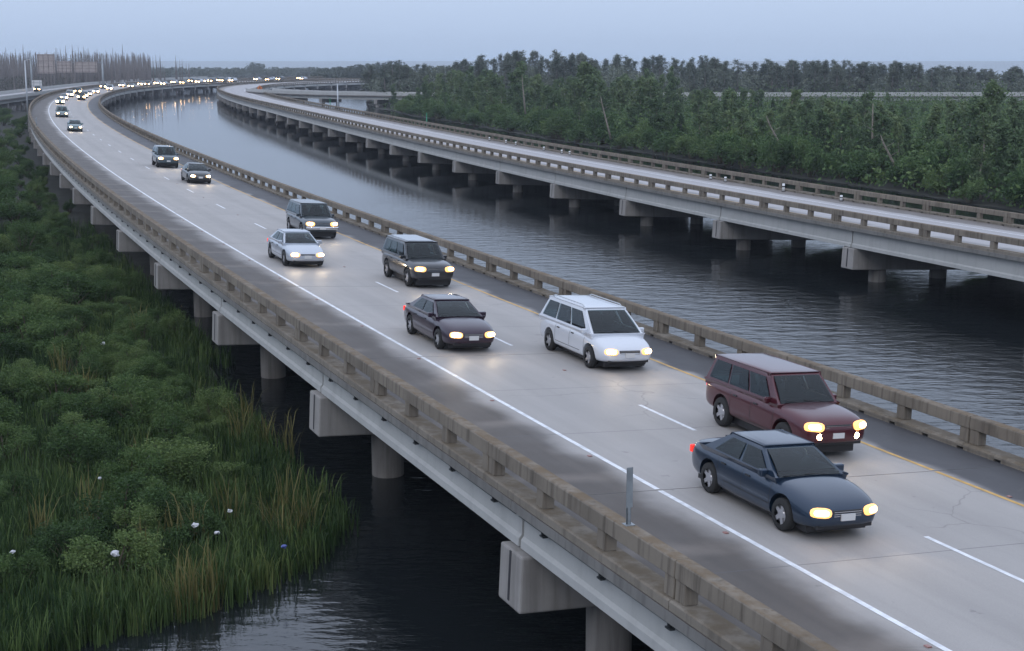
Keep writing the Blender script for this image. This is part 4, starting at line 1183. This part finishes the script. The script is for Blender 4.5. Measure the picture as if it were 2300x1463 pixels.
for i in range(190):
    x, y, nx, ny = shore_pt((i // 2 + prng.random()) / 95)
    dd = prng.uniform(2.6, 7.0) if i % 2 == 0 else prng.uniform(6, 18)
    x, y = x + nx * dd, y + ny * dd
    if x > right_edge(y) + 6: continue
    sc = prng.uniform(.65, 1.25)
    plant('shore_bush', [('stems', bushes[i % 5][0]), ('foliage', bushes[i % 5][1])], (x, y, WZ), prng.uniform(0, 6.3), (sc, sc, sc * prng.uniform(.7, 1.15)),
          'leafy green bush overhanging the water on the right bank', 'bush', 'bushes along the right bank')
trees = 0; tries = 0
while trees < 290 and tries < 20000:
    tries += 1
    y = prng.uniform(112, 384); x = prng.uniform(-32, right_edge(y) + 2)
    if not inside(WOOD, x, y): continue
    # stay off the last metres by the water, thicker near the front
    dmin = min(math.hypot(x - sx, y - sy) for sx, sy in SHORE_S) if 'SHORE_S' in globals() else 10
    if dmin < 5: continue
    if prng.random() > math.exp(-max(0, dmin - 12) / 60): continue
    i = prng.randrange(7); u_ = x / y
    lim = 13.0 - ((86 if u_ > .17 else 62 if u_ > .12 else 30 if u_ > .02 else 20) / 3293.4) * y * prng.uniform(.85, 1.1)
    if prng.random() < .13: lim += 1.9
    sc = lim / (8.5 + .7 * (i % 4)) * prng.uniform(.7, 1.0)
    if dmin < 14: sc = min(sc, prng.uniform(.6, .85))
    plant('willow_tree', [('trunk', willows[i][0]), ('crown', willows[i][1])], (x, y, WZ), prng.uniform(0, 6.3), (sc * prng.uniform(1.0, 1.35),) * 2 + (sc,),
          'slender green tree in the dense wood on the right bank', 'tree', 'slender trees of the right wood')
    trees += 1
# a few pale leaning trunks that stand out of the green
def leaning(u, v0, v1, du, label, d):
    x = px(u, d); z0 = CAM_Z - (v0 - 134.34) / 3293.4 * d; z1 = CAM_Z - (v1 - 134.34) / 3293.4 * d
    root = empty('leaning_trunk', (x, d, max(z0, WZ))); tag(root, label, 'dead tree', None)
    dx = du / 3293.4 * d; H = z1 - max(z0, WZ); m = MB()
    m.tube([(0, 0, -.3), (dx * .45, .2, H * .4), (dx * .85, .1, H * .8), (dx, 0, H)], [.17, .13, .08, .03], 7)
    link('trunk', m.mesh('trunk', M['bark']), root)
    m = MB()
    for k in range(4): m.tube([(dx * .5 + k * dx * .1, .1, H * (.45 + .12 * k)), (dx * .5 + k * dx * .1 + .7 * (-1) ** k, -.3, H * (.45 + .12 * k) + .5)], [.04, .01], 4)
    link('branch', m.mesh('branch', M['bark']), root)
leaning(1778, 365, 258, -62, 'long pale trunk leaning left out of the right wood', 168)
leaning(1817, 366, 318, 10, 'short pale snag standing by the leaning trunk', 168)
leaning(1180, 250, 168, -8, 'upright pale bare trunk in the left part of the right wood', 262)
leaning(1371, 305, 215, -24, 'thin bare trunk bending left in the middle of the right wood', 215)
leaning(2020, 385, 300, -48, 'leaning grey trunk low in the right part of the wood', 150)
leaning(1958, 370, 230, -6, 'tall thin grey trunk left of the low leaning one', 158)
# undergrowth fills the wood floor
rngU = np.random.default_rng(9)
X, Y = [], []
pts = []
while len(pts) < 15000:
    y = prng.uniform(108, 386); x = prng.uniform(-34, right_edge(y) + 2)
    if inside(WOOD, x - 3.2, y): pts.append((x, y, prng.uniform(.3, 1.0)))
cen = np.concatenate([np.asarray((x, y, WZ)) + np.stack([rngU.normal(size=9) * .7, rngU.normal(size=9) * .7, np.abs(rngU.normal(size=9)) * 2.6 * s_ + .2], 1) for x, y, s_ in pts])
tag(link('undergrowth', leaves('undergrowth', cen, .5, rngU, M['bush'], .55)), 'dark green undergrowth filling the floor of the right wood', 'undergrowth', kind='stuff')
for i in range(240):
    for _ in range(50):
        y = prng.uniform(404, 470) if i < 160 else prng.uniform(470, 560); x = prng.uniform(-44, .36 * y)
        if inside(WOOD, x, y): break
    k = i % 5; uu = 1150 + x / y * 3293.4
    top = float(np.interp(uu, [860, 1000, 1080, 1150, 1300, 1550, 1700, 1960, 2100, 2300], [143, 141, 127, 116, 119, 127, 137, 134, 147, 150])) + prng.triangular(-4, 24, 4)
    hh_ = CAM_Z - WZ - (top - 134.34) / 3293.4 * y; sc = hh_ / (13.2 + .6 * k)
    plant('cypress_tree', [('trunk', cyps[k][0]), ('crown', cyps[k][1])], (x, y, WZ), prng.uniform(0, 6.3), (1.25 * prng.uniform(.8, 1.3),) * 2 + (sc,),
          'tall grey green cypress rising behind the right wood', 'tree', 'cypress trees behind the right wood')
# scrub behind the ramp so that the wood reads closed
pts = []
while len(pts) < 9000:
    y = prng.uniform(405, 540); x = prng.uniform(-44, .37 * y)
    if inside(WOOD, x, y): pts.append((x, y))
cen = np.concatenate([np.asarray((x, y, WZ)) + np.stack([rngU.normal(size=12) * 1.0, rngU.normal(size=12) * 1.0, rngU.random(12) ** .8 * (11.0 if x < 70 else 9.0) * (.75 + .25 * math.sin(x * .35) * math.sin(x * .13 + 1))], 1) for x, y in pts])
tag(link('distant_wood', leaves('distant_wood', cen, .8, rngU, M['cypress'], .6)), 'grey green wood massed behind the right ramp', 'wood', kind='stuff')

# --- left marsh: reeds at the water, shrubs further up the bank
mshr = [mk_bush(400 + i, 1.2, 1.75 + .25 * (i % 3), 6500, 'marsh_shrub', .09) for i in range(6)]
rngM = np.random.default_rng(21)
def bridge_gap(x, y):
    s, o = near.nearest(x, y); return o - 7.1
n = 0; tries = 0
while n < 290 and tries < 40000:
    tries += 1
    if n < 90:
        y = 48 + 250 * (n / 90) ** 1.6; sb, _o = near.nearest(-.42 * y + 14, y); q = near.at(sb, 7.1 + prng.uniform(.9, 3.6)); x, y = q.x, q.y
    else:
        y = 30 + 320 * prng.random() ** 1.5; x = prng.uniform(-.37 * y - 2, .02 * y)
    if not inside(MARSH, x, y): continue
    gp = bridge_gap(x, y)
    if gp < (-.6 if y > 66 else 1.5): continue
    sh = min(math.dist((x, y), p) for p in MARSH[:10])
    if y < 60 and sh < 3.2: continue
    if y < 48 and prng.random() > .5: continue
    i = n % 6; sc = prng.uniform(.6, 1.15) * (1.0 if y < 60 else 1.3 if y < 100 else 1.75)
    if gp < 4: sc = min(sc, prng.uniform(.55, .85))
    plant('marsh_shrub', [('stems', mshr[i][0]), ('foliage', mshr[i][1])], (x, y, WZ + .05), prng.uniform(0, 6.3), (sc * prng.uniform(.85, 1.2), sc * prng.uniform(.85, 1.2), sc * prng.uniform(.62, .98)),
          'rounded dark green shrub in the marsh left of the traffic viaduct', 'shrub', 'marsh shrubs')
    n += 1

def blades(name, base, H, wd, bend, tint, mat):
    nb_ = len(base); az = rngM.uniform(0, 2 * np.pi, nb_)
    d = np.stack([np.cos(az), np.sin(az), np.zeros(nb_)], 1); w = np.stack([-np.sin(az), np.cos(az), np.zeros(nb_)], 1) * (wd / 2)[:, None]
    up = np.array([0, 0, 1.0])
    m1 = base + up * (H * .5)[:, None] + d * (bend * .22 * H)[:, None]
    m2 = base + up * (H * .82)[:, None] + d * (bend * .6 * H)[:, None]
    tip = base + up * (H * (1 - .25 * bend))[:, None] + d * (bend * 1.0 * H)[:, None]
    V = np.stack([base - w, base + w, m1 - w * .9, m1 + w * .9, m2 - w * .55, m2 + w * .55, tip], 1).reshape(-1, 3)
    o = (np.arange(nb_) * 7)[:, None]
    F = np.concatenate([o + np.array([0, 1, 3, 2]), o + np.array([2, 3, 5, 4]), o + np.array([4, 5, 6])], 1).ravel()
    T = np.tile([4, 4, 3], nb_)
    return np_mesh(name, V, F, T, mat, np.repeat(tint, 3))
clump = []
while len(clump) < 5600:
    y = 27 + 85 * prng.random() ** 1.35; x = prng.uniform(-.37 * y - 1.5, -2)
    if not inside(MARSH, x, y): continue
    if bridge_gap(x, y) < (.3 if y < 60 else -1.0): continue
    clump.append((x, y))
bs, hh, tt = [], [], []
for x, y in clump:
    k = 13
    sh = min(math.dist((x, y), p) for p in MARSH[1:9])
    dry = .8 if prng.random() < (.2 if sh < 5 else .1) else prng.uniform(-.05, .5)
    tall = prng.uniform(.4, .85) * (1.1 if sh < 3 else 1.0)
    for _ in range(k):
        bs.append((x + prng.gauss(0, .16), y + prng.gauss(0, .16), WZ)); hh.append(tall * prng.uniform(.7, 1.35)); tt.append(min(1, max(0, dry + prng.uniform(-.12, .2))))
bs = np.array(bs); hh = np.array(hh); tt = np.array(tt)
tag(link('reeds', blades('reeds', bs, hh, rngM.uniform(.018, .04, len(bs)), rngM.uniform(.05, .5, len(bs)), tt, M['reed'])), 'green reeds and marsh grass along the water at the lower left', 'reeds', kind='stuff')
# tall dry stalks, each clump a plant
def stalk_mesh(seed):
    r_ = np.random.default_rng(seed); k = 26
    base = np.stack([r_.normal(size=k) * .14, r_.normal(size=k) * .14, np.zeros(k)], 1)
    return blades('dry_reed_blades', base, r_.uniform(1.0, 1.9, k), r_.uniform(.02, .04, k), r_.uniform(.1, .55, k), r_.random(k), M['stalk'])
stk = [stalk_mesh(i) for i in range(4)]
for i, (u, v) in enumerate([(330, 1300), (395, 1250), (440, 1240), (520, 1200), (610, 1210), (640, 1190), (650, 1240), (690, 1215), (560, 980), (600, 1010), (650, 1040), (250, 960), (190, 900), (90, 1240), (200, 1200), (310, 770), (480, 1370), (440, 1380), (410, 1390), (540, 1010), (330, 1090), (140, 870)]):
    b_ = (v - 731.5) / 3293.4; pt_ = math.atan((731.5 - 134.34) / 3293.4); t_ = (WZ - CAM_Z) / -(math.sin(pt_) + b_ * math.cos(pt_))
    x, y = (u - 1150) / 3293.4 * t_, (math.cos(pt_) - b_ * math.sin(pt_)) * t_
    o = link('dry_reed_clump', stk[i % 4], None, (x, y, WZ), prng.uniform(0, 6.3)); o.scale = (1, 1, prng.uniform(.75, 1.1))
    tag(o, 'straw coloured clump of dry reeds standing out of the green marsh', 'reeds', 'dry reed clumps')

# litter caught in the reeds
def litter(u, v, size, label, mat='bag', seed=0):
    b_ = (v - 731.5) / 3293.4; pt_ = math.atan((731.5 - 134.34) / 3293.4); t_ = (WZ + 1.0 - CAM_Z) / -(math.sin(pt_) + b_ * math.cos(pt_))
    x, y = (u - 1150) / 3293.4 * t_, (math.cos(pt_) - b_ * math.sin(pt_)) * t_
    bm = bmesh.new(); bmesh.ops.create_icosphere(bm, subdivisions=2, radius=size); r_ = random.Random(seed)
    for vv in bm.verts:
        vv.co *= r_.uniform(.55, 1.25); vv.co.z *= .7
    me = bpy.data.meshes.new('plastic_bag'); bm.to_mesh(me); bm.free(); me.materials.append(M[mat])
    tag(link('plastic_bag', me, None, (x, y, WZ + 1.0)), label, 'litter')
litter(337, 1030, .12, 'crumpled white litter in the middle of the marsh', seed=1)
litter(258, 1244, .11, 'largest white plastic bag, low in the marsh by the dry reeds', seed=2)
litter(438, 1180, .09, 'white scrap to the right of the largest plastic bag', seed=3)
litter(487, 1197, .07, 'small white scrap next to the dry reeds at the water', seed=4)
litter(516, 1148, .07, 'upper of the small white scraps near the water edge', seed=5)
litter(232, 772, .10, 'white litter high in the marsh near the shrubs', seed=6)
litter(224, 1074, .06, 'small pale scrap left of the crumpled white litter', seed=7)
litter(637, 1228, .07, 'dark blue scrap of plastic among the reeds by the black water', 'bag_blue', seed=8)
litter(28, 1240, .07, 'pale scrap at the left edge of the marsh', seed=9)

# --- far left: dead cypress standing in the swamp
snags = [mk_snag(500 + i, 15.5 + (i % 4) * 1.1) for i in range(7)]
for i in range(150):
    y = prng.uniform(495, 720); u = prng.uniform(-15, 385) if i % 6 else prng.uniform(-15, 440)
    if i > 143: u = prng.uniform(405, 436); y = prng.uniform(640, 720)
    x = px(u, y)
    if near.nearest(x, y)[1] < 24: y += 120; x = px(u, y)
    sc = prng.uniform(.62, 1.05) * (1 if u < 300 else .86)
    o = link('dead_cypress', snags[i % 7], None, (x, y, WZ), prng.uniform(0, 6.3)); o.scale = (sc, sc, sc * (y / 600) ** .5)
    tag(o, 'bare dead cypress trunk standing in the swamp at the far left', 'dead tree', 'dead cypress trunks at the far left')
mats = []
for i in range(1500):
    y = prng.uniform(560, 900); u = prng.uniform(-20, 350); x = px(u, y)
    if near.nearest(x, y)[1] < 24: continue
    sc = prng.uniform(.5, .92); mats.append(Matrix.LocRotScale(Vector((x, y, WZ)), None, Vector((sc, sc, sc))) @ Matrix.Rotation(prng.uniform(0, 6.3), 4, 'Z'))
tag(link('dead_wood', join_copies('dead_wood', snags[2], mats, M['bark_dead'])), 'mass of thin dead trunks behind the dead cypress', 'wood', kind='stuff')
pts = []
for i in range(3600):
    y = prng.uniform(480, 860); u = prng.uniform(-25, 400); x = px(u, y)
    if near.nearest(x, y)[1] < 26 or ramp_l.nearest(x, y)[1] < 6: continue
    pts.append((x, y))
cen = np.concatenate([np.asarray((x, y, WZ)) + np.stack([rngU.normal(size=6) * 1.0, rngU.normal(size=6) * 1.0, rngU.random(6) ** 1.6 * 6.5], 1) for x, y in pts])
tag(link('swamp_brush', leaves('swamp_brush', cen, .7, rngU, M['brush'], .5)), 'grey green brush at the feet of the dead trees', 'brush', kind='stuff')

# --- far centre: wood that hides the end of the viaducts, and the hazy line of trees on the distant shore
def wood_mass(name, label, spots, size, mat):
    cen = []
    for x, y, h, r_, k in spots:
        q = rngU.normal(size=(k, 3)); q[:, 0] *= r_; q[:, 1] *= r_; q[:, 2] = rngU.random(k) ** .75 * h
        q[:, :2] *= (1.15 - .75 * (q[:, 2:3] / h))
        cen.append(q + np.array((x, y, WZ)))
    tag(link(name, leaves(name, np.concatenate(cen), size, rngU, mat, .6)), label, 'wood', kind='stuff')
sp = []
for i in range(210):
    u = prng.uniform(722, 905); y = prng.uniform(742, 820); h = prng.uniform(5.5, 10.5) * (0.75 + .5 * (u - 722) / 180)
    sp.append((px(u, y), y, min(h, 12.5), 1.5, 130))
for i in range(60):
    u = prng.uniform(708, 760); y = prng.uniform(742, 770); sp.append((px(u, y), y, prng.uniform(3.5, 6.5), 1.5, 110))
wood_mass('far_wood', 'green wood on the far shore where the viaducts disappear', sp, 1.0, M['far_leaf'])
sp = []
for i in range(420):
    u = prng.uniform(330, 900); y = prng.uniform(1130, 1450); h = prng.uniform(2.2, 6.0) * (1.7 if 565 < u < 600 else 1)
    sp.append((px(u, y), y, h, 2.6, 60))
wood_mass('distant_trees', 'hazy blue line of trees on the distant shore', sp, 1.7, M['far_leaf'])
